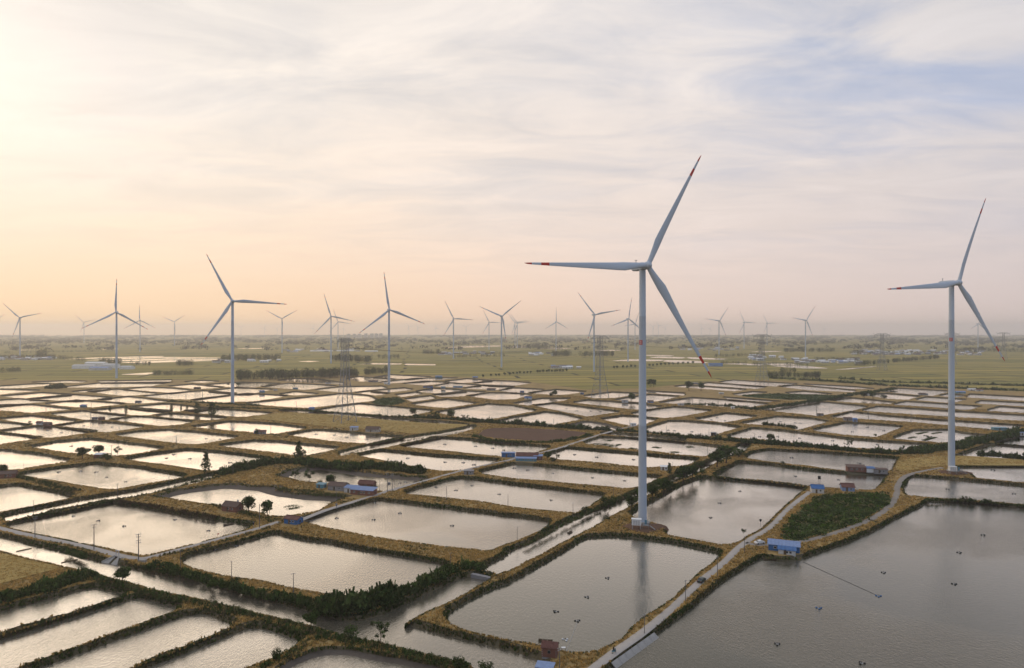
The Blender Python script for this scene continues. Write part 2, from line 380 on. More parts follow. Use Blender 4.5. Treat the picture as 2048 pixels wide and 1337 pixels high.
# ================================================================ THE LAND
# outlines of the visible water, in photograph pixels, unprojected onto the water plane
PONDS = {
 'fa': [(-150,1265),(0,1225),(185,1176),(250,1190),(240,1196),(0,1270),(-150,1316)],
 'fb': [(-100,1312),(0,1281),(275,1197),(362,1217),(320,1232),(30,1337),(-100,1385)],
 'fc': [(20,1366),(80,1337),(370,1233),(410,1229),(470,1253),(262,1336),(190,1366)],
 'fd': [(280,1355),(300,1337),(500,1257),(540,1262),(605,1284),(550,1313),(512,1328),(440,1355)],
 'fe': [(555,1355),(590,1330),(637,1313),(692,1310),(737,1320),(837,1337),(900,1355)],
 'p1': [(1174,1076),(1219,1074),(1261,1076),(1349,1088),(1441,1107),(1436,1118),(1399,1145),(1349,1195),(1274,1245),(1244,1278),(1199,1300),(1161,1306),(1134,1305),(1086,1290),(1024,1281),(937,1263),(902,1248),(892,1240),(899,1228),(924,1210),(974,1185),(1024,1165),(1074,1137),(1124,1107)],
 'p2': [(1528,1116),(1520,1119),(1497,1132),(1459,1155),(1424,1181),(1384,1218),(1341,1248),(1309,1271),(1271,1296),(1231,1328),(1200,1362),(1260,1420),(2200,1420),(2200,1030),(2048,1017),(1986,1010),(1911,1005),(1856,1003),(1846,1012),(1824,1022),(1786,1042),(1749,1062),(1699,1085),(1649,1102),(1601,1120),(1560,1121)],
 'p3': [(1404,957),(1449,961),(1536,968),(1610,978),(1593,992),(1561,1020),(1536,1046),(1519,1060),(1504,1067),(1474,1086),(1449,1089),(1424,1086),(1374,1077),(1331,1069),(1330,1060),(1311,1046),(1296,1044),(1261,1032),(1276,1020),(1296,1010),(1324,995),(1361,972)],
 'p4': [(1429,953),(1461,936),(1481,926),(1536,931),(1620,942),(1700,949),(1774,951),(1768,960),(1753,978),(1740,980),(1650,975),(1600,971),(1536,963)],
 'p5': [(1491,916),(1504,907),(1536,901),(1650,907),(1796,918),(1793,925),(1785,940),(1760,945),(1700,943),(1620,932),(1536,923)],
 'p6': [(1458,874),(1510,858.5),(1566,863),(1706,880),(1853,890),(1840,899),(1815,902),(1790,899),(1700,894.5),(1616,889),(1533,879),(1483,876)],
 'p7': [(1911,936),(1986,935),(2048,935),(2120,937),(2120,972),(2048,965),(1949,956),(1946,950),(1925,942)],
 'p8': [(1806,980),(1821,955),(1861,956),(1961,965),(2048,974),(2130,982),(2130,1018),(2048,1009),(1911,999),(1811,990)],
 'p9': [(1912,915),(1935,905),(1981,890),(2048,895),(2110,899),(2110,920),(2048,917),(1990,919),(1930,912)],
 'p10': [(1993,886),(2040,874),(2110,868),(2110,895),(2048,890)],
 'p11': [(1790,877),(1831,863),(1895,862),(1923,868),(1970,872),(1918,885),(1880,884)],
 'p12': [(1628,861),(1697,847),(1706,848),(1773,852),(1803,855),(1756,872),(1748,873),(1690,869)],
 'p13': [(1486,847),(1558,835),(1616,838.5),(1653,844),(1595,859),(1580,855),(1530,850)],
 'p14': [(1394,838.5),(1453,828.5),(1511,833.5),(1450,844)],
 'p15': [(1285,860),(1341,844),(1366,844),(1430,849),(1475,855),(1416,873),(1366,870),(1285,864)],
 'p16': [(1526,820),(1550,814),(1626,804),(1708,812),(1733,815),(1708,820),(1650,829),(1633,831),(1600,827)],
 'p17': [(1321,806),(1386,797),(1466,802),(1533,808),(1496,814),(1450,813),(1366,808)],
 'p18': [(1171,792),(1224,786),(1276,788),(1233,795),(1190,796)],
 'p19': [(1234,800),(1260,796),(1300,791),(1355,794),(1321,801),(1285,804)],
 'p20': [(1150,806),(1178,802),(1274,808),(1320,813.5),(1291,818.5),(1271,818.5),(1200,811)],
 'p21': [(1070,812),(1108,808.5),(1236,824),(1184,831),(1172,832),(1120,822)],
 'p22': [(990,845),(1024,837),(1090,826),(1125,830),(1161,838.5),(1091,851),(1024,847)],
 'p23': [(1204,839),(1246,833.5),(1278,835),(1311,840),(1291,847),(1261,851)],
 'p24': [(1137,855),(1174,847),(1200,850),(1231,859),(1190,858)],
 'p25': [(1266,828),(1295,822),(1350,816),(1366,817),(1419,822),(1366,832),(1330,835),(1290,832)],
 'p26': [(1171,887),(1204,877),(1278,879),(1366,887),(1444,895),(1410,912),(1366,909),(1300,901),(1240,896)],
 'p27': [(1092,912),(1134,897),(1276,909),(1399,920),(1374,931),(1296,935),(1199,925),(1111,918)],
 'p28': [(957,946),(1000,935),(1030,929),(1074,932),(1200,945),(1321,955),(1294,970),(1261,977),(1149,967),(1024,956)],
 'p29': [(807,987),(887,965),(924,957),(1024,970),(1211,992),(1190,1005),(1156,1026),(1099,1021),(1024,1014),(967,1003),(880,994)],
 'p30': [(602,1043),(680,1020),(757,1001),(837,1012),(1024,1034),(1099,1044),(1091,1057),(1024,1085),(1000,1092),(982,1101),(960,1099),(862,1090),(712,1067),(620,1047)],
 'p31': [(359,1125),(387,1110),(437,1099),(512,1078),(549,1067),(575,1075),(650,1086),(762,1108),(837,1120),(887,1130),(900,1136),(862,1150),(832,1170),(787,1188),(737,1191),(675,1194),(625,1182),(575,1173),(512,1159),(462,1153),(412,1143),(375,1133)],
 'p32': [(12,1053),(120,1025),(220,1006),(262,1012),(350,1030),(500,1052),(495,1058),(425,1078),(308,1107),(280,1110),(225,1098),(125,1078),(37,1060)],
 'p33': [(37,950),(110,939),(185,929),(275,937),(372,954),(300,966),(225,979),(200,977),(125,964)],
 'p34': [(-60,980),(0,976),(32,972),(150,994),(75,1010),(0,1024),(-60,1034)],
 'p35': [(-60,900),(0,902),(75,910),(140,922),(80,931),(25,940),(0,936),(-60,940)],
 'p36': [(65,894),(120,885),(180,880),(325,897),(262,908),(225,910),(150,906),(100,899)],
 'p37': [(247,919),(310,909),(375,900),(450,907),(512,915),(540,919),(512,929),(462,939),(430,941),(400,940),(320,928)],
 'p38': [(237,871),(280,865),(337,862),(400,867),(472,875),(400,887),(367,887),(300,879)],
 'p39': [(440,892),(509,884),(559,886),(674,897),(616,909.5),(592,909.5),(509,899.5)],
 'p40': [(579,870),(634,862),(684,865),(742,871),(804,874.5),(751,885),(734,886),(684,883),(620,876)],
 'p41': [(387,854),(459,845),(542,849),(609,857),(551,866),(526,866),(459,860)],
 'p43': [(575,955),(597,945),(640,940),(712,952),(830,962),(825,970),(787,982),(757,982),(700,972),(640,965),(600,962)],
 'p44': [(337,996),(375,987),(450,978),(512,982),(550,993),(610,1001),(665,1003),(640,1020),(575,1032),(547,1032),(520,1025),(475,1017),(440,1012),(400,1006)],
 'p45': [(715,911),(745,905),(762,902),(887,914),(1000,921),(950,935),(912,941),(882,942),(837,935),(770,922)],
 'p46': [(804,893),(850,884),(872,877),(937,881),(1024,889),(1097,895),(1075,903),(1058,908),(1024,913),(980,910),(900,902)],
 'l1': [(-50,866),(0,868.5),(78,877),(50,880),(0,888),(-50,892)],
 'l2': [(3,863.5),(83,854),(189,864),(100,874.5),(80,873.5),(40,867)],
 'l3': [(115,852),(180,844),(284,854),(214,863.5),(187,863)],
 'l5': [(3,838.5),(63,833.5),(150,842),(109,848.5),(60,848)],
 'l6': [(-50,845),(0,847),(58,851),(25,855),(0,858),(-50,860)],
 'l7': [(105,829),(164,824),(250,832),(209,839),(167,838.5)],
 'l8': [(227,840),(275,835),(342,840),(382,844),(360,848),(320,851),(290,848)],
 'l9': [(182,822),(250,816),(297,820),(341,823),(300,829),(275,830),(230,827)],
 'l10': [(260,815),(330,809.5),(342,810),(417,817.5),(392,821),(342,822),(300,819)],
 'l11': [(314,832),(342,829),(400,833),(449,836),(422,840),(342,836)],
 'l12': [(372,823),(435,819),(541,827),(492,832),(472,833),(409,827)],
 'l13': [(-50,813),(0,812),(60,811),(139,819),(63,825),(0,820),(-50,818)],
 'l14': [(95,808),(154,802.5),(247,808),(184,814),(150,813.5)],
 'l15': [(202,800),(257,795),(334,803),(281,806),(250,805)],
 'l16': [(-40,803),(0,802),(37,800),(95,803.5),(0,811),(-40,812)],
 'l17': [(63,798),(144,791),(220,796),(157,800),(117,800)],
 'l18': [(8,792.5),(83,787),(139,790),(63,796),(30,795)],
 'l19': [(179,784),(234,780),(311,787.5),(247,791)],
 'l20': [(252,779),(294,776),(342,778),(377,781),(342,785),(310,783)],
 'l21': [(290,793),(342,788),(405,783),(469,788),(382,798),(342,797)],
 'l22': [(422,782.5),(474,777),(541,780),(500,787),(475,787)],
 'l23': [(387,800),(492,789),(572,792.5),(509,802),(445,804),(417,804)],
 'l24': [(497,807),(560,801),(684,789),(734,793),(752,801),(684,808),(616,815),(580,814),(520,809)],
 'l25': [(630,822),(684,813.5),(721,809),(864,822),(818,831),(791,832),(711,826)],
 'l26': [(417,770),(482,766),(557,768),(509,774),(460,773.5)],
 'l27': [(-40,781),(0,780),(75,782),(0,788.5),(-40,791)],
 'l28': [(-30,775),(0,773),(50,770),(95,768.5),(97,771),(50,775),(10,776)],
 'l29': [(130,774),(200,767.5),(340,766),(300,772),(217,774)],
 'l30': [(197,763),(340,761),(338,765),(205,765)],
 'l31': [(67,765),(135,762.5),(170,763.5),(158,765)],
 'l34': [(147,783.5),(208,778.5),(217,779),(170,784)],
 'l36': [(342,773),(385,770),(444,775),(392,777)],
 'l37': [(559,762),(592,759),(639,760),(684,766),(684,768),(640,766.5)],
 'l38': [(527,774),(579,768.5),(669,772.5),(609,779)],
 'l39': [(634,780),(684,775),(760,774),(771,777),(717,782),(684,784)],
 'l40': [(564,788.5),(592,785),(633,788),(592,790)],
 'l41': [(372,764),(405,762),(435,763.5),(400,765)],
 'c1': [(697,758),(721,755),(787.5,759),(759,762.5),(717,762)],
 'c2': [(751,755),(782.5,751),(858,754),(817,757.5)],
 'c4': [(761,765),(834,758),(911,757.5),(843,763),(784,766)],
 'c5': [(809,767.5),(851,764),(894,766),(851,770)],
 'c6': [(893,763),(934.5,759),(981,762),(926,765)],
 'c7': [(951,767),(985,763),(1024,764),(1059,767),(1024,771),(985,770.5)],
 'c8': [(873,772.5),(901,767.5),(958,771),(909,774)],
 'c9': [(931,777),(968,772),(1026,774),(993,779)],
 'c10': [(1003,782),(1024,777),(1084,780),(1054,785),(1024,784)],
 'c11': [(836,783),(868,778),(909.5,780),(929.5,782.5),(884,787)],
 'c12': [(794,790),(831,786),(839,789),(804,793.5)],
 'c13': [(812.5,798.5),(859,793.5),(869,797.5),(826,803)],
 'c14': [(869,790),(934.5,784),(968,785),(926,792),(884,793)],
 'c15': [(826,808.5),(893,800),(951,807),(893,815),(868,813.5)],
 'c16': [(938,792.5),(981,787.5),(1024,788),(1060,790),(1030,797.5),(990,798.5)],
 'c17': [(876,825),(930,817),(976,810),(1024,813),(1069,822),(1024,830),(976,839),(940,838),(890,828)],
 'c18': [(746,782),(806,777.5),(822.5,780),(776,784)],
 'c19': [(714,786),(739,783.5),(776,787.5),(751,790)],
 'c20': [(1031,807),(1084,798.5),(1139,798.5),(1124,802),(1057,810)],
 'c21': [(1062,786),(1114,781),(1169,784),(1124,789),(1104,788.5)],
 'r1': [(1443,765),(1470,762),(1505,764),(1590,768),(1550,772),(1500,770)],
 'r2': [(1398,770),(1419,767),(1530,774),(1510,777)],
 'r3': [(1353,774),(1372,772),(1490,779),(1466,781.5)],
 'r4': [(1561,774),(1591,772),(1708,781),(1706,783.5),(1616,780)],
 'r5': [(1613,770),(1708,774),(1744,777),(1700,777),(1640,773)],
 'r6': [(1761,783),(1786,777.5),(1896,783.5),(1866,791),(1823,788)],
 'r7': [(1725,790),(1775,789),(1836,793.5),(1815,798.5),(1778,797)],
 'r8': [(1836,800),(1856,796),(1928,800),(1910,804),(1890,804)],
 'r9': [(1791,810),(1816,805),(1958,813.5),(1940,818.5),(1923,818.5),(1850,813)],
 'r10': [(1728,822),(1761,815),(1898,823.5),(2048,832),(2120,836),(2120,846),(2048,841),(1906,833.5),(1800,827)],
 'r11': [(1668,835),(1706,826),(1773,833.5),(1890,842),(2045,852),(2023,858),(1973,857),(1840,845),(1706,837)],
 'r12': [(1658,801),(1683,797),(1708,798),(1786,805),(1776,807),(1740,806),(1700,804)],
 'r13': [(1935,795),(1945,790),(2048,795),(2110,797),(2110,804),(2048,801)],
 'r14': [(1955,807),(1966,803.5),(2048,807),(2110,809),(2110,815),(2048,812)],
 'r15': [(1978,822),(2003,815),(2048,818),(2110,820),(2110,828),(2048,825)],
 'r16': [(1883,792),(1900,789),(1930,792),(1912,794)],
 'r17': [(1470,789),(1505,785),(1530,786),(1480,790)],
 'r20': [(1575,786),(1610,784),(1660,788),(1600,788)],
 'r18': [(1450,796),(1556,802.5),(1530,803),(1460,799)],
 'r19': [(1295,783),(1366,787),(1366,790),(1295,786)],
}
CANALS = {
 'k1': [(-80,1057),(0,1074),(62,1090),(120,1103),(155,1113),(197,1123),(240,1132),(287,1143),(350,1155),(405,1165),(437,1175),(475,1185),(512,1200),(562,1210),(625,1225),(682,1243),(720,1243),(775,1228),(825,1203),(887,1173),(925,1156),(962,1154),(985,1155),(912,1198),(850,1225),(822,1240),(808,1251),(862,1265),(937,1283),(1024,1303),(1086,1323),(1090,1375),(965,1375),(937,1325),(887,1318),(812,1298),(762,1285),(717,1277),(675,1268),(637,1255),(587,1243),(512,1225),(462,1213),(400,1198),(325,1183),(262,1165),(232,1158),(195,1148),(160,1139),(127,1133),(62,1118),(0,1102),(-80,1084)],
 'k2': [(962,1138),(1007,1115),(1024,1102),(1074,1080),(1131,1045),(1164,1032),(1211,1015),(1236,1004),(1274,985),(1294,977),(1336,960),(1384,940),(1404,932),(1454,910),(1481,890),(1499,889),(1499,895),(1481,907),(1461,912),(1431,927),(1399,945),(1359,960),(1349,965),(1319,980),(1294,992),(1276,1005),(1256,1015),(1214,1037),(1184,1055),(1131,1082),(1079,1110),(1024,1139),(985,1151),(975,1149)],
 'k3': [(5,1033),(65,1019.5),(165,999.5),(227,989.5),(282,980.5),(350,966.5),(425,950),(425,958),(350,976),(290,989),(228,1000),(165,1013),(75,1031),(8,1043)],
 'k4': [(684,904.5),(750,889.5),(800,877.5),(876,867.5),(920,859.5),(945,853),(946,858),(915,867),(876,875),(820,885.5),(750,898.5),(684,911)],
 'k5': [(1204,868),(1233,868.5),(1290,872.5),(1366,879),(1366,882),(1290,876),(1233,871.5)],
 'k6': [(560,823.5),(600,823),(690,830),(800,838.5),(900,845.5),(935,849.5),(900,849),(790,841),(680,832.5)],
}
BW = {'p2': 1.3, 'p1': 2.2}
MUD = {'p43': 9.0, 'p44': 10.0, 'fe': 2.6, 'p24': 6.0, 'p31': 1.5}      # ponds with a wide bare margin, metres
FAR_WATER = [  # pale flooded paddies far out on the plain
 [(118,719.5),(190,715.5),(325,712.5),(330,713.6),(200,717.5)], [(165,722),(237,717),(330,714.2),(440,716),(440,717.2),(330,716),(240,719.5)],
 [(200,724),(260,720),(345,717),(448,718.6),(448,720.4),(340,719.5),(260,723)], [(237,726),(290,722.6),(360,720.6),(447,721.8),(400,723),(337,725),(275,727)],
 [(237,749.5),(300,745.5),(313,746),(290,750.5)], [(1216,722.5),(1262,719),(1330,720),(1322,723)], [(1325,723.4),(1333,720.2),(1400,722.4),(1420,727),(1350,726)],
 [(1275,711.5),(1300,710),(1350,711.4),(1340,713)], [(1296,716),(1318,713.5),(1372,715.2),(1365,718)], [(1372,716),(1380,714.8),(1458,718.2),(1440,720),(1382,718.6)],
 [(1440,728.2),(1480,727.2),(1530,729.5),(1520,731.8)], [(1530,727.8),(1580,727.6),(1602,730.5),(1540,731)], [(1536,732),(1604,731.6),(1662,737.5),(1600,737.6)],
 [(1666,740),(1720,735.5),(1752,732.8),(1750,734.4),(1700,739)], [(715,729.5),(740,726.5),(806,727.4),(800,729.8)], [(808,728),(870,728.6),(872,731.5),(812,731)],
 [(594,723.6),(618,722.4),(640,723),(622,724.6)], [(885,695.5),(930,692.5),(1003,691.5),(1000,693.5),(930,696)], [(1024,692.5),(1058,693),(1052,695.5),(1024,695.5)],
 [(1068,697),(1110,696),(1150,697.6),(1120,699)], [(200,698.5),(230,697.5),(240,698.4),(215,699.6)], [(1180,701),(1220,700),(1256,701.4),(1210,702.6)],
 [(20,700.5),(60,699.6),(72,700.6),(40,701.6)], [(470,697.5),(520,696.6),(545,697.4),(500,698.6)], [(1500,703.5),(1546,702.4),(1566,703.6),(1520,705)],
]

def densify(P, step):
    out_ = []
    n = len(P)
    for i in range(n):
        a, b = P[i], P[(i + 1) % n]; d = np.linalg.norm(b - a); k = max(1, int(round(d / step)))
        for j in range(k): out_.append(a + (b - a) * j / k)
    return np.array(out_)

def chaikin(P, k=2, r=0.16):
    for _ in range(k):
        out_ = []
        n = len(P)
        for i in range(n):
            a, b = P[i], P[(i + 1) % n]; out_ += [a + (b - a) * r, a + (b - a) * (1 - r)]
        P = np.array(out_)
    return P

def round_corners(P, rad):
    """replace each corner by a short curve of about radius rad"""
    out_ = []; n = len(P)
    for i in range(n):
        a, b, c = P[i - 1], P[i], P[(i + 1) % n]
        la, lc = np.linalg.norm(a - b), np.linalg.norm(c - b)
        r_ = min(rad, 0.42 * la, 0.42 * lc)
        p, q = b + (a - b) / max(la, 1e-6) * r_, b + (c - b) / max(lc, 1e-6) * r_
        out_ += [p, (p + q + 2 * b) / 4, q]
    return np.array(out_)

def vnoise(P, s, seed):
    """cheap smooth value noise at 2-D points, about -1..1"""
    x = P[:, 0] / s + seed * 13.7; y = P[:, 1] / s - seed * 7.1
    return (np.sin(x * 1.7 + np.sin(y * 1.3) * 1.5) + np.sin(y * 2.1 + np.sin(x * 0.9) * 1.7) + np.sin((x + y) * 3.3 + 1.0)) / 3.0

def normals(P):
    t = np.roll(P, -1, 0) - np.roll(P, 1, 0)
    l = np.linalg.norm(t, axis=1, keepdims=True); t = t / np.maximum(l, 1e-6)
    n = np.stack([t[:, 1], -t[:, 0]], 1)
    area = np.sum(P[:, 0] * np.roll(P[:, 1], -1) - np.roll(P[:, 0], -1) * P[:, 1])
    return n if area > 0 else -n

def shore(pts, seed, bw, crest):
    """water ring and dike-top ring of one pond: far banks are seen from the water line up, near banks hide their own slope"""
    A = np.array(pts, float)
    if A[:, 1].mean() < 900:                       # the thin far ponds reach right into their sharp corners
        c, e = (A.min(0) + A.max(0)) / 2, A.max(0) - A.min(0)
        A = c + (A - c) * (1 + np.array([7.0, 2.0]) / np.maximum(e, 6))
    P = np.array([(px(x, y, 0.0).x, px(x, y, 0.0).y) for x, y in A])
    d0 = P[:, 1].mean()
    P = round_corners(P, 2.2 if d0 < 500 else 0.8)
    P = densify(P, max(2.2, d0 / 130.0))
    n = normals(P)
    P = P + n * (vnoise(P, 9.0, seed) * 0.35 + vnoise(P, 3.5, seed + 3) * 0.22)[:, None] * min(1.5, d0 / 300)
    view = P / np.linalg.norm(P, axis=1, keepdims=True)
    t = np.sum(n * view, 1)
    k = np.clip((-t + 0.15) / 0.5, 0, 1); k = (k * k * (3 - 2 * k))[:, None]      # 1 on near banks
    wob = (1.0 + 0.35 * vnoise(P, 6.0, seed + 9))[:, None]
    top_far = P + n * bw * wob
    top_near = P * (1 - crest / CAM_H)
    wat_near = top_near - n * 0.8 * wob
    top = top_far * (1 - k) + top_near * k
    wat = P * (1 - k) + wat_near * k
    return wat, top

def inside(poly, Q):
    """points Q (m,2) inside polygon (n,2)"""
    x, y = Q[:, 0], Q[:, 1]; c = np.zeros(len(Q), bool); n = len(poly)
    x1, y1 = poly[:, 0], poly[:, 1]; x2, y2 = np.roll(x1, -1), np.roll(y1, -1)
    for i in range(n):
        if y1[i] == y2[i]: continue
        hit = ((y1[i] > y) != (y2[i] > y)) & (x < (x2[i] - x1[i]) * (y - y1[i]) / (y2[i] - y1[i]) + x1[i])
        c ^= hit
    return c

RINGS = {}          # key -> (water ring, top ring)
seed = 1
for key, pts in list(PONDS.items()) + list(CANALS.items()):
    d0 = np.mean([px(x, y, 0).y for x, y in pts])
    bw = MUD.get(key, 2.7 if d0 < 430 else 1.9 if d0 < 650 else 1.5)
    bw = BW.get(key, bw)
    if key in CANALS: bw = 2.2
    RINGS[key] = shore(pts, seed, bw, 1.62); seed += 1

# the edge between the ponds and the open fields
EDGE = [(-700,770),(-300,764),(0,761),(170,760),(340,759.5),(440,761),(560,758.5),(590,757),(700,750),(860,750.5),(985,757.5),(1060,764),(1170,779.5),(1290,777),(1400,765),(1500,759.5),(1620,763),(1750,770),(2048,784),(2400,800),(2900,815)]
edge = np.array([(px(x, y).x, px(x, y).y) for x, y in EDGE])
edge = edge[np.argsort(edge[:, 0])]

def build_ground():
    pts = []; edges = []
    def ring(P, closed=True):
        b = len(pts); n = len(P)
        pts.extend((float(p[0]), float(p[1])) for p in P)
        for i in range(n if closed else n - 1): edges.append((b + i, b + (i + 1) % n))
    for key, (wat, top) in RINGS.items(): ring(top)
    ring(densify(edge, 25)[:-1] if False else np.array(edge), False)
    # loose points so that the sheet can follow the earth's curve out to the horizon
    for gx in range(-1500, 1501, 100):
        for gy in range(-600, 1700, 100): pts.append((gx + random.uniform(-20, 20), gy + random.uniform(-20, 20)))
    r = 1800.0
    while r < 13800:
        k = 72
        for j in range(k): pts.append((r * math.cos(2 * math.pi * j / k), r * math.sin(2 * math.pi * j / k)))
        r *= 1.22
    k = 96
    ring(np.array([(14000 * math.cos(2 * math.pi * j / k), 14000 * math.sin(2 * math.pi * j / k)) for j in range(k)]))
    vs, es, fs, ov, oe, of = delaunay_2d_cdt([Vector(p) for p in pts], edges, [], 0, 1e-4)
    V = np.array([(v.x, v.y) for v in vs]); F = np.array([f for f in fs if len(f) == 3])
    c = V[F].mean(1)
    hole = np.zeros(len(F), bool)
    for key, (wat, top) in RINGS.items():
        lo, hi = top.min(0), top.max(0)
        q = np.where((c[:, 0] > lo[0]) & (c[:, 0] < hi[0]) & (c[:, 1] > lo[1]) & (c[:, 1] < hi[1]))[0]
        if len(q): hole[q] |= inside(top, c[q])
    F = F[~hole]; c = c[~hole]
    ey = np.interp(c[:, 0], edge[:, 0], edge[:, 1])
    mi = np.where((c[:, 1] < ey) & (c[:, 1] > -300) & (np.abs(c[:, 0]) < 1700), 0, 1)
    d = np.hypot(V[:, 0], V[:, 1])
    z = np.where(d > 1500, LAND - d * d / 1.46e7, LAND)
    V3 = np.column_stack([V, z])
    a, b2, c2 = V3[F[:, 0]], V3[F[:, 1]], V3[F[:, 2]]
    flip = np.cross(b2 - a, c2 - a)[:, 2] < 0
    F[flip] = F[flip][:, ::-1]
    # banks
    allV = [V3]; allF = [F]; allM = [mi]; off = len(V3)
    for key, (wat, top) in RINGS.items():
        n = len(top); nrm = normals(wat)
        toe = wat - nrm * 0.5
        wide = key in MUD and MUD[key] > 2.2
        rows = []
        if wide:                                   # a short bank, then a long mud apron
            mid = top + (wat - top) * 0.22
            rows = [(top, LAND), (mid, 0.42), (wat, -0.02), (toe, -0.35)]
        else:
            mid = top + (wat - top) * 0.45
            rows = [(top, LAND), (mid, 0.72), (wat, -0.05), (toe, -0.5)]
        for Q, zz in rows:
            q3 = np.column_stack([Q, np.full(n, zz)])
            if 0 < zz < LAND: q3[:, 2] += vnoise(Q, 2.5, 5) * 0.12
            allV.append(q3)
        for r_ in range(3):
            i = np.arange(n); j = (i + 1) % n; o0 = off + r_ * n; o1 = o0 + n
            area = np.sum(top[:, 0] * np.roll(top[:, 1], -1) - np.roll(top[:, 0], -1) * top[:, 1])
            if area > 0: t1 = np.stack([o0 + i, o0 + j, o1 + j], 1)[:, ::-1]; t2 = np.stack([o0 + i, o1 + j, o1 + i], 1)[:, ::-1]
            else: t1 = np.stack([o0 + i, o0 + j, o1 + j], 1); t2 = np.stack([o0 + i, o1 + j, o1 + i], 1)
            allF += [t1, t2]; mm = 3 if (wide and r_ > 0) else 2
            allM += [np.full(n, mm), np.full(n, mm)]
        off += 4 * n
    me = fast_mesh('ground', np.concatenate(allV), np.concatenate(allF), midx=np.concatenate(allM))
    for k_ in ('dike', 'farm', 'bank', 'mud'): me.materials.append(M[k_])
    tag(link('ground', me), 'flat land of grassy dikes running out to open fields', 'ground', kind='structure')
    return V3, F, mi

def sheet(name, ring2, z, m_, label, kind='structure', curve=False):
    """flat sheet of one outline"""
    me = bpy.data.meshes.new(name)
    zz = [z + (drop(math.hypot(*p)) if curve else 0.0) for p in ring2]
    bm = bmesh.new()
    f = bm.faces.new([bm.verts.new((p[0], p[1], q)) for p, q in zip(ring2, zz)])
    bm.normal_update()
    if f.normal.z < 0: f.normal_flip()
    bmesh.ops.triangulate(bm, faces=[f])
    bm.to_mesh(me); bm.free()
    return tag(link(name, me, m_), label, None, kind=kind)

GV, GF, GM = build_ground()

for key, (wat, top) in RINGS.items():
    n = normals(wat)
    if key in CANALS: sheet('canal', wat + n * 0.12, 0.0, M['canal'], 'calm canal between the fish pond dikes')
    else: sheet('pond', wat + n * 0.12, 0.0, M['water_deep' if key in ('p2', 'p5', 'p4', 'p8') else 'water_bright' if key in ('fa', 'fb', 'fc', 'fd', 'fe') else 'water_rough' if key in ('p32', 'p34', 'p33') else ('water', 'water_calm', 'water', 'water_rough')[sum(map(ord, key)) % 4]], 'rippled fish pond reflecting the evening sky')
for pts in FAR_WATER:
    P = np.array([px(x, y, LAND)[:2] for x, y in pts])
    sheet('paddy_water', chaikin(P, 1, 0.12), LAND + 0.25, M['canal'], 'pale flooded paddy out on the plain', curve=True)

# ---------------------------------------------------------------- fields, roads
FIELDS = [
 ('wheat_field', 'wheat', 0.35, 'golden wheat field around the foot of the nearest lattice pylon', [(489,837),(567,826),(684,831),(740,838),(850,847),(944,850),(893,860),(829,869),(770,862),(684,856),(620,850),(560,843)]),
 ('bare_field', 'stubble', 0.12, 'reddish brown bare field beside the concrete road', [(950,872),(975,857),(1040,856),(1140,862),(1178,866),(1150,876),(1100,884),(1024,880)]),
 ('grass_field', 'wheat', 0.35, 'golden field corner at the left edge beyond the canal', [(-60,1092),(0,1107),(60,1123),(126,1136),(60,1153),(0,1169),(-60,1186)]),
 ('dry_grass_field', 'wheat', 0.30, 'triangular patch of dry golden grass behind the right turbine', [(1797,921),(1888,912),(1960,914),(2060,922),(2060,932),(1905,931),(1850,935),(1828,941),(1800,944),(1790,939)]),
 ('vegetable_plot', 'grass', 0.18, 'dark green vegetable plot ringed by the curving track', [(1560,1080),(1592,1030),(1632,995),(1690,988),(1772,988),(1783,1000),(1770,1015),(1720,1043),(1650,1068),(1590,1083)]),
 ('marsh', 'grass', 0.15, 'green marshy ground between the far right ponds', [(1480,792),(1530,788),(1600,789),(1690,792),(1640,800),(1570,800),(1500,795)]),
 ('marsh', 'grass', 0.15, 'green marshy hollow in the middle of the far ponds', [(742,806),(762,797),(800,795),(812,805),(790,811),(756,810)]),
]
FIELD_RINGS = []
for nm, mk, hgt, lab, pts in FIELDS:
    P = chaikin(np.array([px(x, y)[:2] for x, y in pts]), 2, 0.15); P = densify(P, 6.0); P = P + normals(P) * (vnoise(P, 8, 4) * 0.5)[:, None]
    bm_ = MB(); bm_.prism([tuple(p) for p in (P if np.sum(P[:, 0] * np.roll(P[:, 1], -1) - np.roll(P[:, 0], -1) * P[:, 1]) > 0 else P[::-1])], LAND - 0.3, LAND + hgt)
    o = bm_.build(nm, M[mk]); tag(o, lab, kind='structure'); FIELD_RINGS.append((nm, P))
    bmx = bmesh.new(); bmx.from_mesh(o.data); bmesh.ops.triangulate(bmx, faces=bmx.faces); bmx.to_mesh(o.data); bmx.free()

def spline(P, step):
    """smooth polyline through points"""
    P = [np.array(p, float) for p in P]; out_ = []
    for i in range(len(P) - 1):
        p0 = P[max(i - 1, 0)]; p1 = P[i]; p2 = P[i + 1]; p3 = P[min(i + 2, len(P) - 1)]
        k = max(2, int(np.linalg.norm(p2 - p1) / step))
        for j in range(k):
            t = j / k
            out_.append(0.5 * ((2 * p1) + (-p0 + p2) * t + (2 * p0 - 5 * p1 + 4 * p2 - p3) * t * t + (-p0 + 3 * p1 - 3 * p2 + p3) * t ** 3))
    out_.append(P[-1]); return np.array(out_)

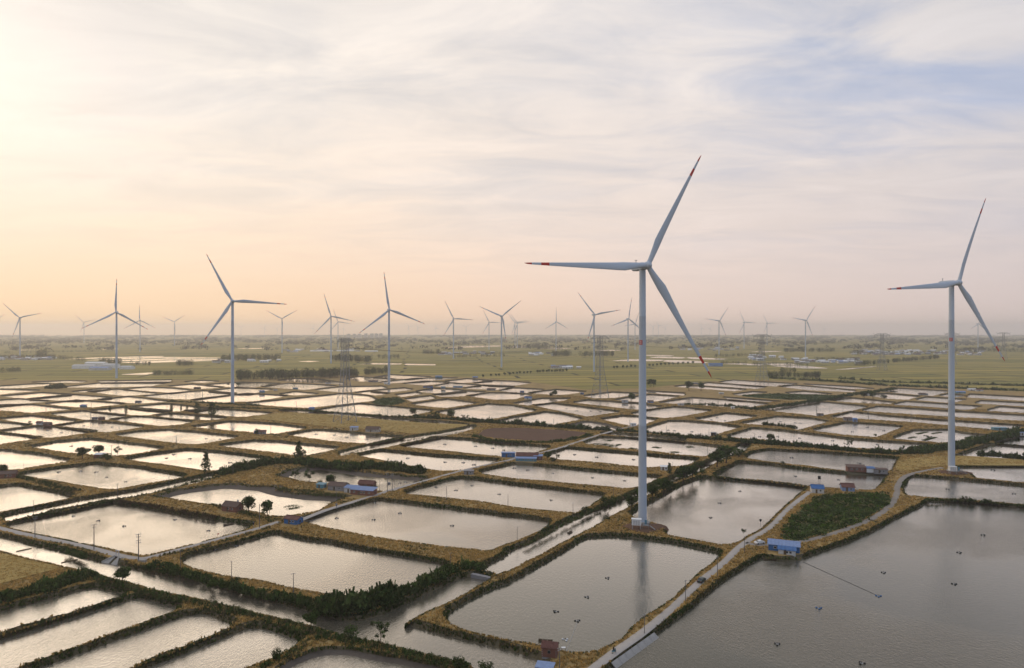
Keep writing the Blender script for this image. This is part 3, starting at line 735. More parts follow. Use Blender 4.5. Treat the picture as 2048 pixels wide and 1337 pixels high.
ROADS = [
 ('road', 'road', 2.8, 'pale concrete lane running between the ponds from the left edge', [(-40,1047),(0,1057),(37,1066),(75,1074),(125,1084),(188,1098),(225,1108),(262,1116),(282,1118),(304,1114),(350,1102),(425,1082),(500,1062),(530,1053),(558,1044)]),
 ('road', 'road', 2.5, 'pale concrete lane climbing from the blue hut past the farmstead', [(600,1041),(645,1023),(673,1014),(720,1000),(757,989),(780,981),(850,962),(900,948),(960,933),(1020,920),(1040,913),(1085,905),(1130,893),(1180,876),(1230,861),(1275,851)]),
 ('road', 'road', 2.3, 'pale lane along the dike of the big pond at lower right', [(1146,1375),(1177,1345),(1227,1306),(1285,1265),(1346,1215),(1401,1163),(1448,1125),(1475,1098),(1500,1079),(1540,1055),(1580,1015),(1620,984)]),
 ('track', 'track', 2.5, 'curving dirt track round the vegetable plot to the right turbine', [(1492,1086),(1520,1091),(1560,1089),(1620,1080),(1690,1060),(1745,1037),(1780,1012),(1793,990),(1796,970),(1812,952),(1850,942),(1885,936)]),
]
ROAD_LINES = []
for nm, mk, w, lab, pts in ROADS:
    L = spline([px(x, y, LAND)[:2] for x, y in pts], 3.0); ROAD_LINES.append((L, w))
    t = np.gradient(L, axis=0); t /= np.linalg.norm(t, axis=1, keepdims=True); n = np.stack([-t[:, 1], t[:, 0]], 1)
    ww = (w / 2 * (1 + 0.06 * vnoise(L, 5, 2)))[:, None]
    rows = [np.column_stack([L + n * (ww + 0.35), np.full(len(L), LAND - 0.05)]), np.column_stack([L + n * ww, np.full(len(L), LAND + 0.12)]),
            np.column_stack([L - n * ww, np.full(len(L), LAND + 0.12)]), np.column_stack([L - n * (ww + 0.35), np.full(len(L), LAND - 0.05)])]
    V = np.concatenate(rows); k = len(L); i = np.arange(k - 1)
    F = np.concatenate([np.stack([a * k + i, (a + 1) * k + i, (a + 1) * k + i + 1, a * k + i + 1], 1) for a in range(3)])
    me = fast_mesh(nm, V, F[:, ::-1] if False else F); me.materials.append(M[mk])
    bm2 = bmesh.new(); bm2.from_mesh(me); bmesh.ops.recalc_face_normals(bm2, faces=bm2.faces)
    if sum(f.normal.z for f in bm2.faces) < 0: bmesh.ops.reverse_faces(bm2, faces=bm2.faces)
    bm2.to_mesh(me); bm2.free()
    tag(link(nm, me), lab, kind='structure')

def near_line(Q, L, w):
    """mask of points within w of polyline L"""
    m_ = np.zeros(len(Q), bool)
    lo, hi = L.min(0) - w, L.max(0) + w
    q = np.where((Q[:, 0] > lo[0]) & (Q[:, 0] < hi[0]) & (Q[:, 1] > lo[1]) & (Q[:, 1] < hi[1]))[0]
    for s in range(0, len(q), 4000):
        qq = q[s:s + 4000]
        d = np.min(np.linalg.norm(Q[qq][:, None, :] - L[None, :, :], axis=2), axis=1)
        m_[qq] = d < w
    return m_
# ================================================================ VEGETATION
def leaf_clump(n, rx, ry, rz, size, seed, flat=0.0, shell=0.55):
    """n small leaf quads through an ellipsoid"""
    g = np.random.default_rng(seed)
    d = g.normal(size=(n, 3)); d /= np.linalg.norm(d, axis=1, keepdims=True)
    r = shell + (1 - shell) * g.random(n) ** 0.5
    c = d * r[:, None] * np.array([rx, ry, rz])
    a = g.normal(size=(n, 3)); a /= np.linalg.norm(a, axis=1, keepdims=True)
    b = np.cross(a, d + 0.6 * g.normal(size=(n, 3))); b /= np.maximum(np.linalg.norm(b, axis=1, keepdims=True), 1e-6)
    s = size * (0.6 + 0.8 * g.random(n))[:, None]
    V = np.stack([c - a * s - b * s * 0.35, c + b * s * 0.5 - a * s * 0.1, c + a * s + b * s * 0.2, c - b * s * 0.55 + a * s * 0.1], 1).reshape(-1, 3)
    return V, np.arange(4 * n).reshape(-1, 4)

def blade_tuft(n, h, spread, w, seed):
    """n grass blades leaning outwards (quads pinched at the tip)"""
    g = np.random.default_rng(seed)
    t = g.random(n) * 2 * math.pi; d = np.stack([np.cos(t), np.sin(t)], 1)
    base = d * (g.random(n) * spread * 0.4)[:, None]; tip = d * (0.3 + 0.7 * g.random(n))[:, None] * spread
    hh = h * (0.6 + 0.5 * g.random(n)); side = np.stack([-d[:, 1], d[:, 0]], 1) * w / 2
    def at(p, z): return np.column_stack([p, z])
    V = np.stack([at(base - side, np.zeros(n) - 0.1), at(base + side, np.zeros(n) - 0.1), at(tip + side * 0.7, hh), at(tip - side * 0.7, hh)], 1).reshape(-1, 3)
    return V, np.arange(4 * n).reshape(-1, 4)

def scatter(protos, P, scale, rng, squash=None, cols=None, cvar=0.18):
    """merge copies of prototype clumps; cols (n,3) colour of each copy"""
    k = rng.integers(0, len(protos), len(P)); rz = rng.random(len(P)) * 2 * math.pi
    VV = []; FF = []; CC = []; off = 0
    for j, (pv, pf) in enumerate(protos):
        q = np.where(k == j)[0]
        if not len(q): continue
        c, s = np.cos(rz[q])[:, None], np.sin(rz[q])[:, None]
        sc = scale[q][:, None]; sz = sc if squash is None else sc * squash[q][:, None]
        x = (pv[None, :, 0] * c - pv[None, :, 1] * s) * sc + P[q, 0][:, None]
        y = (pv[None, :, 0] * s + pv[None, :, 1] * c) * sc + P[q, 1][:, None]
        z = pv[None, :, 2] * sz + P[q, 2][:, None]
        VV.append(np.stack([x, y, z], 2).reshape(-1, 3))
        n = len(pv)
        FF.append((pf[None] + (off + np.arange(len(q)) * n)[:, None, None]).reshape(-1, 4)); off += n * len(q)
        leaf = 1 + cvar * (rng.random((len(q), n // 4)) - 0.5) * 2
        leaf = np.repeat(leaf, 4, axis=1)
        CC.append((cols[q][:, None, :] * leaf[:, :, None]).reshape(-1, 3))
    return np.concatenate(VV), np.concatenate(FF), np.concatenate(CC)

def mixcol(n, rng, cols, jit=0.15):
    cols = np.array(cols, float); c = cols[rng.integers(0, len(cols), n)]
    return c * (1 + jit * (rng.random((n, 1)) - 0.5) * 2)

GOLD = [(0.56, 0.375, 0.135), (0.50, 0.325, 0.115), (0.60, 0.415, 0.155), (0.42, 0.275, 0.10), (0.32, 0.235, 0.085)]
RANK = [(0.130, 0.122, 0.050), (0.180, 0.140, 0.070), (0.098, 0.110, 0.040), (0.220, 0.165, 0.085), (0.080, 0.102, 0.036)]
GREEN = [(0.060, 0.098, 0.028), (0.080, 0.120, 0.034), (0.048, 0.078, 0.024), (0.105, 0.125, 0.042), (0.070, 0.090, 0.034)]
DEEP = [(0.036, 0.062, 0.020), (0.048, 0.076, 0.024), (0.062, 0.088, 0.028), (0.054, 0.066, 0.026)]

tufts = [blade_tuft(7, 0.62, 0.80, 0.30, s) for s in range(6)]
weeds = [blade_tuft(7, 1.0, 0.60, 0.34, 20 + s) for s in range(6)]
bushes = [leaf_clump(30, 1.0, 1.0, 0.85, 0.30, 40 + s) for s in range(6)]
reeds = [blade_tuft(9, 1.7, 0.7, 0.30, 60 + s) for s in range(5)]

ROAD_KEEP = [(np.concatenate([L[:-1] + (L[1:] - L[:-1]) * f for f in (0, .25, .5, .75)]), w / 2 + 0.40) for L, w in ROAD_LINES]
PADS = []        # (x, y, r) clearings for buildings, poles' feet and turbine pads, filled before planting

def clear_of(Q):
    ok = np.ones(len(Q), bool)
    for L, w in ROAD_KEEP: ok &= ~near_line(Q, L, w)
    for x, y, r in PADS: ok &= (Q[:, 0] - x) ** 2 + (Q[:, 1] - y) ** 2 > r * r
    return ok

def plant_dikes():
    g = np.random.default_rng(5)
    # dry grass over the dike tops, thinner with distance
    F = GF[GM == 0]; A = GV[F[:, 0]][:, :2]; B = GV[F[:, 1]][:, :2]; C = GV[F[:, 2]][:, :2]
    area = 0.5 * np.abs((B[:, 0] - A[:, 0]) * (C[:, 1] - A[:, 1]) - (C[:, 0] - A[:, 0]) * (B[:, 1] - A[:, 1]))
    cen = (A + B + C) / 3; d = np.hypot(cen[:, 0], cen[:, 1])
    vis = (cen[:, 1] > 120) & (np.abs(cen[:, 0]) < cen[:, 1] * 0.80 + 25)
    dens = np.clip(1.15 * (300 / np.maximum(d, 230)) ** 2.0, 0.015, 1.5) * vis
    dens[d > 900] = 0
    n = g.poisson(area * dens)
    t = np.repeat(np.arange(len(F)), n); u = np.sqrt(g.random(len(t)))[:, None]; v = g.random(len(t))[:, None]
    Q = A[t] * (1 - u) + B[t] * (u * (1 - v)) + C[t] * (u * v)
    Q = Q[clear_of(Q)]
    for nm, P in FIELD_RINGS:
        if nm not in ('wheat_field', 'grass_field', 'dry_grass_field'): Q = Q[~inside(P, Q)]
    dq = np.hypot(Q[:, 0], Q[:, 1])
    sc = np.clip(dq / 330, 0.75, 2.6) * (0.7 + 0.6 * g.random(len(Q)))
    patch = vnoise(Q, 14, 3)
    cols = mixcol(len(Q), g, GOLD)
    gr = mixcol(len(Q), g, RANK[:2] + GREEN[3:4])
    f = (patch + 0.35 * g.normal(size=len(Q)) > 0.85)[:, None]
    cols = np.where(f, gr, cols)
    P3 = np.column_stack([Q, np.full(len(Q), LAND)])
    sq = 0.80 / sc
    V, FF, CC = scatter(tufts, P3, sc, g, squash=sq, cols=cols)
    me = fast_mesh('dry_grass', V, FF, CC); me.materials.append(M['grassblade'])
    tag(link('dry_grass', me), 'dry golden grass over the tops of the dikes', 'grass', kind='stuff')
    # rank weeds on the crest and slope of every bank
    PP = []; SS = []; KK = []
    for key, (wat, top) in RINGS.items():
        cen0 = top.mean(0); dd = np.hypot(*cen0)
        step = max(0.9, dd / 330.0)
        seg = np.linalg.norm(np.roll(top, -1, 0) - top, axis=1)
        for row, (f0, z0) in enumerate(((-0.02, LAND - .1), (0.28, LAND - 0.35), (0.55, 0.55), (0.82, 0.18))):
            if dd > 520 and row in (1, 3): continue
            if dd > 800 and row > 0: continue
            if key in MUD and MUD[key] > 2.2 and row > 1: continue
            m_ = g.poisson(seg / step * (1.1 if row == 0 or dd > 520 else 1.9)); i = np.repeat(np.arange(len(top)), m_); u = g.random(len(i))[:, None]
            a = top[i] * (1 - u) + top[(i + 1) % len(top)] * u; b = wat[i] * (1 - u) + wat[(i + 1) % len(top)] * u
            ff = f0 + 0.1 * g.normal(size=(len(i), 1))
            q = a + (b - a) * ff
            z = np.full(len(q), z0)
            PP.append(np.column_stack([q, z])); SS.append(np.full(len(q), np.clip(dd / 380, 0.75, 2.4))); KK.append(np.full(len(q), row))
    P = np.concatenate(PP); S = np.concatenate(SS); K = np.concatenate(KK)
    ok = clear_of(P[:, :2]) & (P[:, 1] > 120) & (np.abs(P[:, 0]) < P[:, 1] * 0.80 + 25)
    P, S, K = P[ok], S[ok], K[ok]
    S = S * (0.6 + 0.7 * g.random(len(P)))
    patch = vnoise(P[:, :2], 22, 8) + 0.4 * g.normal(size=len(P))
    cols = mixcol(len(P), g, RANK); gcol = mixcol(len(P), g, GREEN); gold = mixcol(len(P), g, GOLD[1:])
    cols = np.where((patch > 0.12)[:, None], gcol, cols); cols = np.where((((patch < 0.45) & (K == 0)) | ((patch < -0.75) & (K == 1)))[:, None], gold, cols)
    V, FF, CC = scatter(weeds, P, S, g, squash=np.clip(np.where(K == 0, np.where(P[:, 1] > 520, 0.36, 0.55), 0.7) / S, 0.12, 1.0), cols=cols)
    me = fast_mesh('bank_weeds', V, FF, CC); me.materials.append(M['grassblade'])
    tag(link('bank_weeds', me), 'rank weeds along the banks of the ponds', 'weeds', kind='stuff')

# hedges and thickets: (label, pixel line at ground, half width m, height m, spacing m, palette)
THICKETS = [
 ('dark scrub thicket along the canal below the foreground pond', [(300,1130),(350,1143),(405,1158),(475,1178),(560,1196),(640,1214)], 3.0, 2.3, 1.0, GREEN + DEEP),
 ('tall dark bushes on the point where two canals meet', [(640,1212),(700,1222),(745,1212),(790,1196)], 5.2, 5.4, 1.1, DEEP),
 ('tall reeds and bushes beside the crossing canal', [(790,1196),(830,1180),(870,1162),(905,1143),(950,1136),(962,1142)], 3.0, 3.8, 0.9, GREEN),
 ('dense green thicket at the edge of the golden field corner', [(-30,1208),(30,1195),(90,1178),(140,1162),(185,1150)], 7.0, 3.2, 1.0, GREEN + DEEP),
 ('green scrub on the near bank of the foreground canal', [(190,1158),(250,1174),(330,1194),(420,1212),(500,1232),(580,1252),(640,1270),(700,1284),(780,1300),(850,1318),(930,1337)], 2.8, 1.7, 0.8, GREEN + RANK[:2]),
 ('low green scrub around the foreground mud pond', [(640,1275),(600,1295),(560,1318),(520,1338)], 2.6, 1.3, 0.9, GREEN + RANK[2:]),
 ('dark thicket above the half dry pond', [(440,951),(480,940),(520,932),(570,926),(620,930),(690,937),(760,938),(845,947)], 6.5, 5.0, 1.5, DEEP + GREEN[:2]),
 ('dark green belt of bushes crossing the right middle ground', [(1375,876),(1440,881),(1520,888),(1620,895),(1700,903),(1790,908),(1840,906)], 4.5, 4.2, 1.5, DEEP + GREEN[:1]),
 ('dense grove of bushes behind the right turbine', [(1830,906),(1870,900),(1905,898),(1940,888),(1990,878),(2040,866)], 7.5, 4.6, 1.5, DEEP + GREEN),
 ('dark hedge along the road behind the tall turbine tower', [(1215,862),(1260,864),(1310,868),(1375,876)], 4.0, 3.2, 1.6, DEEP + GREEN),
 ('hedge between the wheat field and the ponds beyond', [(432,816),(510,818),(600,821),(690,828.5),(780,834),(830,836)], 3.5, 2.4, 1.6, GREEN + DEEP),
 ('dark hedge line above the brown field', [(830,836),(900,840),(990,847),(1060,851),(1130,857),(1215,862)], 4.2, 4.2, 1.6, DEEP + GREEN[:2]),
 ('green hedge around the brown bare field', [(948,874),(990,882),(1060,886),(1120,884),(1180,872)], 3.5, 2.4, 1.4, GREEN),
 ('green belt of bushes winding between the far right ponds', [(1366,810),(1420,811.5),(1463,814),(1508,820),(1540,816),(1570,812),(1620,805),(1700,791),(1745,785),(1790,779)], 7.0, 3.4, 2.4, DEEP + GREEN),
 ('low scrub at the foot of the left turbine', [(340,803.5),(400,806),(460,809),(520,812)], 6.0, 2.4, 2.2, DEEP + GREEN),
 ('clump of bushes on a pond dike right of centre', [(1527,851),(1560,853),(1592,858)], 3.0, 3.6, 1.4, DEEP),
 ('row of rounded bushes beside the right hand pond', [(1957,913),(1990,913),(2020,917),(2060,921)], 3.6, 4.0, 1.5, DEEP),
 ('scrub hedge on the dike of the wide lower right pond', [(1850,1002),(1905,1001),(1960,1005),(2060,1014)], 1.8, 1.6, 0.9, GREEN + RANK[:2]),
 ('long hedge at the edge of the far right fields', [(1540,757),(1600,760),(1680,765),(1780,772),(1900,777),(2060,783)], 12.0, 4.5, 5.0, DEEP + GREEN),
 ('second hedge along the far right fields', [(1680,758),(1780,765),(1900,768),(2060,773)], 9.0, 4.5, 5.0, DEEP + GREEN),
 ('mound of dense bushes among the far left ponds', [(96,777),(110,777.5),(128,776)], 9.0, 7.5, 3.0, DEEP),
 ('green scrub between the farm huts and the mud pond', [(420,1010),(470,1022),(530,1040),(560,1046)], 2.6, 1.5, 1.0, GREEN + RANK),
 ('weedy bank under the farmstead', [(560,978),(610,984),(660,990),(720,994)], 5.0, 1.2, 1.0, RANK + GREEN[:2]),
 ('bushes on the left canal bank', [(130,1104),(150,1110),(170,1117)], 1.6, 1.8, 0.8, GREEN),
 ('weeds on the dike beside the concrete lane', [(20,1064),(125,1088),(195,1108)], 1.2, 0.9, 0.7, RANK + GREEN[:2]),
 ('green weeds along the lane bank', [(310,1113),(360,1106),(430,1090),(500,1068),(540,1057)], 1.6, 1.2, 0.8, GREEN + RANK),
 ('dark scrub at the left edge by the farm roof', [(-30,950),(10,948),(40,955),(90,968),(150,984)], 3.5, 1.8, 1.2, RANK + DEEP),
 ('green scrub beside the narrow left canal', [(440,955),(400,962),(330,982),(260,996),(180,1008)], 2.4, 1.4, 1.1, RANK + GREEN),
 ('rust brown scrub slope behind the bright left pond', [(232,1003),(290,1010),(360,1022),(430,1036)], 3.2, 1.2, 0.9, [(0.10, 0.06, 0.04), (0.075, 0.065, 0.035), (0.05, 0.06, 0.025), (0.12, 0.08, 0.05)]),
 ('bushes along the left bank of the long canal', [(1050,1092),(1140,1045),(1215,1008),(1290,975),(1345,954),(1420,920)], 1.6, 1.4, 1.0, GREEN + RANK),
 ('weeds and rubble on the shore under the big blue shed', [(1530,1116),(1550,1117),(1575,1119),(1604,1120)], 1.3, 1.0, 0.7, RANK + GREEN[:2]),
 ('green weeds between the far middle ponds', [(930,858),(880,866),(800,877),(740,890),(690,903)], 2.2, 1.4, 1.4, GREEN + RANK),
]
def plant_thickets():
    g = np.random.default_rng(9)
    for lab, line, hw, h, step, pal in THICKETS:
        L = spline([px(x, y)[:2] for x, y in line], 2.0)
        ln = np.sum(np.linalg.norm(np.diff(L, axis=0), axis=1))
        n = int(ln * 2 * hw / (step * step) * 0.9) + 4
        if n > 2600: n = 2600
        i = g.integers(0, len(L) - 1, n); t = L[i + 1] - L[i]; t /= np.linalg.norm(t, axis=1, keepdims=True)
        nn = np.stack([-t[:, 1], t[:, 0]], 1); off = (g.random(n) * 2 - 1)
        Q = L[i] + nn * (off * hw * (0.75 + 0.4 * vnoise(L[i], 9, 2)))[:, None] + t * g.random((n, 1)) * 2
        hh = h * (0.55 + 0.65 * g.random(n)) * (1 - 0.45 * np.abs(off)) * (1 + 0.30 * vnoise(Q, 7, 6))
        keep = clear_of(Q); Q = Q[keep]; hh = hh[keep]; n = len(Q)
        if not n: continue
        r = np.maximum(hh * 0.55, step * 0.62)
        z = LAND - 0.2 + hh * 0.42
        cols = mixcol(n, g, pal, 0.22)
        V, F, C = scatter(bushes, np.column_stack([Q, z]), r, g, squash=np.clip(hh * 0.52 / r, 0.5, 1.3), cols=cols, cvar=0.35)
        tall = np.where(g.random(n) < 0.35)[0]
        if len(tall):
            Pt = np.column_stack([Q[tall], np.full(len(tall), LAND)])
            V2, F2, C2 = scatter(reeds, Pt, hh[tall] * 0.62, g, cols=mixcol(len(tall), g, pal, 0.2) * 1.25)
            F2 = F2 + len(V); V = np.concatenate([V, V2]); F = np.concatenate([F, F2]); C = np.concatenate([C, C2])
        me = fast_mesh('thicket', V, F, C); me.materials.append(M['veg'])
        tag(link('thicket', me), lab, 'thicket', kind='stuff')
    # vegetable plot and floating weed
    for nm, lab, cat, pal, P, n, s in (
        ('vegetable_rows', 'leafy dark green crop filling the plot ringed by the track', 'crop', GREEN + [(0.085, 0.135, 0.026), (0.07, 0.12, 0.024), (0.12, 0.15, 0.045), (0.22, 0.19, 0.09)], FIELD_RINGS[4][1], 800, 1.7),
        ('marsh_grass', 'green marsh grass between the far right ponds', 'grass', GREEN, FIELD_RINGS[5][1], 500, 1.6),
        ('marsh_grass', 'green marsh grass in the hollow among the far middle ponds', 'grass', GREEN, FIELD_RINGS[6][1], 350, 1.4)):
        lo, hi = P.min(0), P.max(0); Q = lo + (hi - lo) * g.random((n * 3, 2)); Q = Q[inside(P, Q)][:n]; Q = Q[clear_of(Q)]
        sc = s * (0.6 + 0.7 * g.random(len(Q))) * (1 + 0.5 * vnoise(Q, 9, 1))
        V, F, C = scatter(bushes, np.column_stack([Q, np.full(len(Q), LAND + 0.35)]), sc, g, squash=np.full(len(Q), 0.75), cols=mixcol(len(Q), g, pal, 0.25), cvar=0.35)
        me = fast_mesh(nm, V, F, C); me.materials.append(M['veg']); tag(link(nm, me), lab, cat, kind='stuff')
    WEED = [('mat of green weed by the left shore of the weedy pond', [(1176,889),(1195,887),(1222,888),(1240,893),(1215,896),(1188,893)]),
            ('long raft of green weed along the back of the weedy pond', [(1205,880.5),(1215,879.6),(1228,881),(1218,883)]),
            ('small round raft of weed left of the tower', [(1233,889.5),(1240,888.6),(1243,890),(1236,891)]),
            ('raft of weed close beside the tall tower', [(1255,897),(1270,896),(1276,898.5),(1262,899.5)]),
            ('oval raft of weed right of the tall tower', [(1303,894.5),(1316,893.6),(1324,896),(1310,897.6)]),
            ('raft of weed near the right end of the weedy pond', [(1368,893),(1380,892),(1390,894.6),(1376,896.4)]),
            ('raft of weed against the near bank of the weedy pond', [(1338,904),(1352,903.4),(1362,905.6),(1348,906.4)]),
            ('weed ring drifting in the muddy left pond', [(562,1016),(585,1010),(604,1012),(595,1018),(575,1019)]),
            ('strip of green weed in the striped right pond', [(1830,868),(1850,864.6),(1858,864),(1838,869)]), ('second strip of green weed in the striped right pond', [(1815,877),(1826,873.6),(1834,874),(1822,878)]),
            ('third strip of green weed in the striped right pond', [(1862,868),(1878,864.6),(1884,865),(1868,868.6)]), ('strip of green weed at the right of the striped pond', [(1928,877),(1945,871.6),(1952,872),(1934,878)]),
            ('strip of green weed at the near side of the striped pond', [(1842,881),(1868,874.6),(1874,875),(1850,882)])]
    for lab, pts in WEED:
        P = chaikin(np.array([px(x, y, 0.0)[:2] for x, y in pts]), 2, 0.2); lo, hi = P.min(0), P.max(0)
        Q = lo + (hi - lo) * g.random((1600, 2)); Q = Q[inside(P, Q)]
        n = max(25, int((hi[0] - lo[0]) * (hi[1] - lo[1]) * 0.30)); Q = Q[:n]
        V, F, C = scatter(bushes, np.column_stack([Q, np.full(len(Q), 0.08)]), 0.8 + 0.6 * g.random(len(Q)), g, squash=np.full(len(Q), 0.22), cols=mixcol(len(Q), g, [(0.06, 0.10, 0.025), (0.05, 0.08, 0.02), (0.085, 0.11, 0.035)]), cvar=0.3)
        me = fast_mesh('floating_weed', V, F, C); me.materials.append(M['veg']); tag(link('floating_weed', me), lab, 'weed', kind='stuff')

# ---------------------------------------------------------------- trees
def limb(mb, a, b, r0, r1, n=5):
    a, b = Vector(a), Vector(b); mid = (a + b) / 2 + Vector((random.uniform(-1, 1), random.uniform(-1, 1), 0.3)) * (b - a).length * 0.06
    mb.tube([a, mid, b], [r0, (r0 + r1) / 2, r1], n)

def tree_mesh(kind, seed):
    """unit tree, 1 m tall, foot at the origin: (trunk mesh, crown mesh)"""
    g = np.random.default_rng(seed); random.seed(seed)
    mb = MB(); blobs = []
    if kind == 'broad':
        limb(mb, (0, 0, -0.03), (0.02, 0.01, 0.42), 0.028, 0.018, 6)
        if seed % 2: limb(mb, (0.10, 0.03, -0.03), (0.14, 0.0, 0.45), 0.018, 0.012, 6)
        for i in range(12):
            t = i * 2.4 + random.random(); r = 0.10 + 0.19 * random.random(); z = 0.38 + 0.44 * random.random()
            c = (r * math.cos(t), r * math.sin(t), z); blobs.append((c, 0.14 + 0.07 * random.random()))
            limb(mb, (0.02, 0.01, 0.26 + 0.1 * random.random()), c, 0.012, 0.004, 4)
        blobs += [((0, 0, 0.82), 0.17), ((0.05, 0.05, 0.62), 0.2)]
        n, ls, fl = 75, 0.050, 0.95
    elif kind == 'cone':
        limb(mb, (0, 0, -0.03), (0, 0, 0.9), 0.022, 0.006, 6)
        for i in range(13):
            z = 0.20 + 0.75 * i / 12; r = (0.19 * (1 - (z - 0.2) / 0.85) + 0.02); t = i * 2.4
            c = (r * 0.55 * math.cos(t), r * 0.55 * math.sin(t), z); blobs.append((c, max(0.05, r * 0.80)))
            limb(mb, (0, 0, z - 0.05), c, 0.008, 0.003, 4)
        n, ls, fl = 48, 0.042, 1.0
    elif kind == 'cypress':
        limb(mb, (0, 0, -0.03), (0, 0, 0.8), 0.025, 0.006, 6)
        for i in range(12):
            z = 0.12 + 0.80 * i / 11; r = 0.17 * math.sin(math.pi * min(1, (z + 0.12) / 1.12)) ** 0.8
            blobs.append(((0.03 * math.cos(i * 2), 0.03 * math.sin(i * 2), z), max(0.045, r)))
        n, ls, fl = 40, 0.04, 1.2
    elif kind == 'sparse':
        limb(mb, (0, 0, -0.03), (0.03, 0.0, 0.5), 0.02, 0.012, 6)
        for i in range(13):
            t = i * 2.4 + random.random(); r = 0.14 + 0.26 * random.random(); z = 0.45 + 0.52 * random.random()
            c = (r * math.cos(t), r * math.sin(t), z); blobs.append((c, 0.08 + 0.06 * random.random()))
            limb(mb, (0.02, 0, 0.3 + 0.2 * random.random()), c, 0.009, 0.003, 4)
        n, ls, fl = 48, 0.040, 0.85
    else:                                                   # shrub
        for i in range(5): limb(mb, (0, 0, -0.05), (0.25 * math.cos(i * 1.3), 0.25 * math.sin(i * 1.3), 0.5), 0.02, 0.006, 4)
        for i in range(9):
            t = i * 2.4; r = 0.15 + 0.3 * random.random()
            blobs.append(((r * math.cos(t), r * math.sin(t), 0.30 + 0.42 * random.random()), 0.22 + 0.08 * random.random()))
        n, ls, fl = 60, 0.065, 0.9
    VV = []; FF = []; CC = []; off = 0
    pal = np.array(DEEP + GREEN[:2])
    for j, (c, r) in enumerate(blobs):
        V, F = leaf_clump(n, r, r, r * fl, ls, seed * 31 + j, shell=0.35)
        V = V + np.array(c); VV.append(V); FF.append(F + off); off += len(V)
        base = pal[g.integers(0, len(pal))] * (0.85 + 0.4 * g.random())
        CC.append(np.repeat(base[None] * (0.65 + 0.7 * g.random((n, 1))), 4, axis=0))
    cm = fast_mesh('crown', np.concatenate(VV), np.concatenate(FF), np.concatenate(CC)); cm.materials.append(M['veg'])
    return mb.mesh('trunk', M['bark']), cm

TREES = {}
def tree(kind, x, y, ytop, label, group=None, width=1.0, name=None, z=LAND):
    vs = TREES.setdefault(kind, [])
    if len(vs) < 4: vs.append(tree_mesh(kind, {'broad': 100, 'cone': 200, 'cypress': 300, 'sparse': 400, 'shrub': 500}[kind] + len(vs)))
    tm, cm = vs[len(label) % len(vs)]
    p = px(x, y, z); h = max(0.8, (y - ytop) * p.y / FPX) * (1.28 if kind == 'broad' else 1.15 if kind == 'sparse' else 1.08)
    width = min(width, 1.3) if kind == 'broad' else width
    o = empty(name or {'shrub': 'shrub', 'cypress': 'cypress_tree', 'cone': 'upright_tree'}.get(kind, 'tree'), p, random.random() * 6.28)
    o.scale = (h * width, h * width, h)
    link('trunk', tm, None, o); link('crown', cm, None, o)
    return tag(o, label, 'shrub' if kind == 'shrub' else 'tree', group)

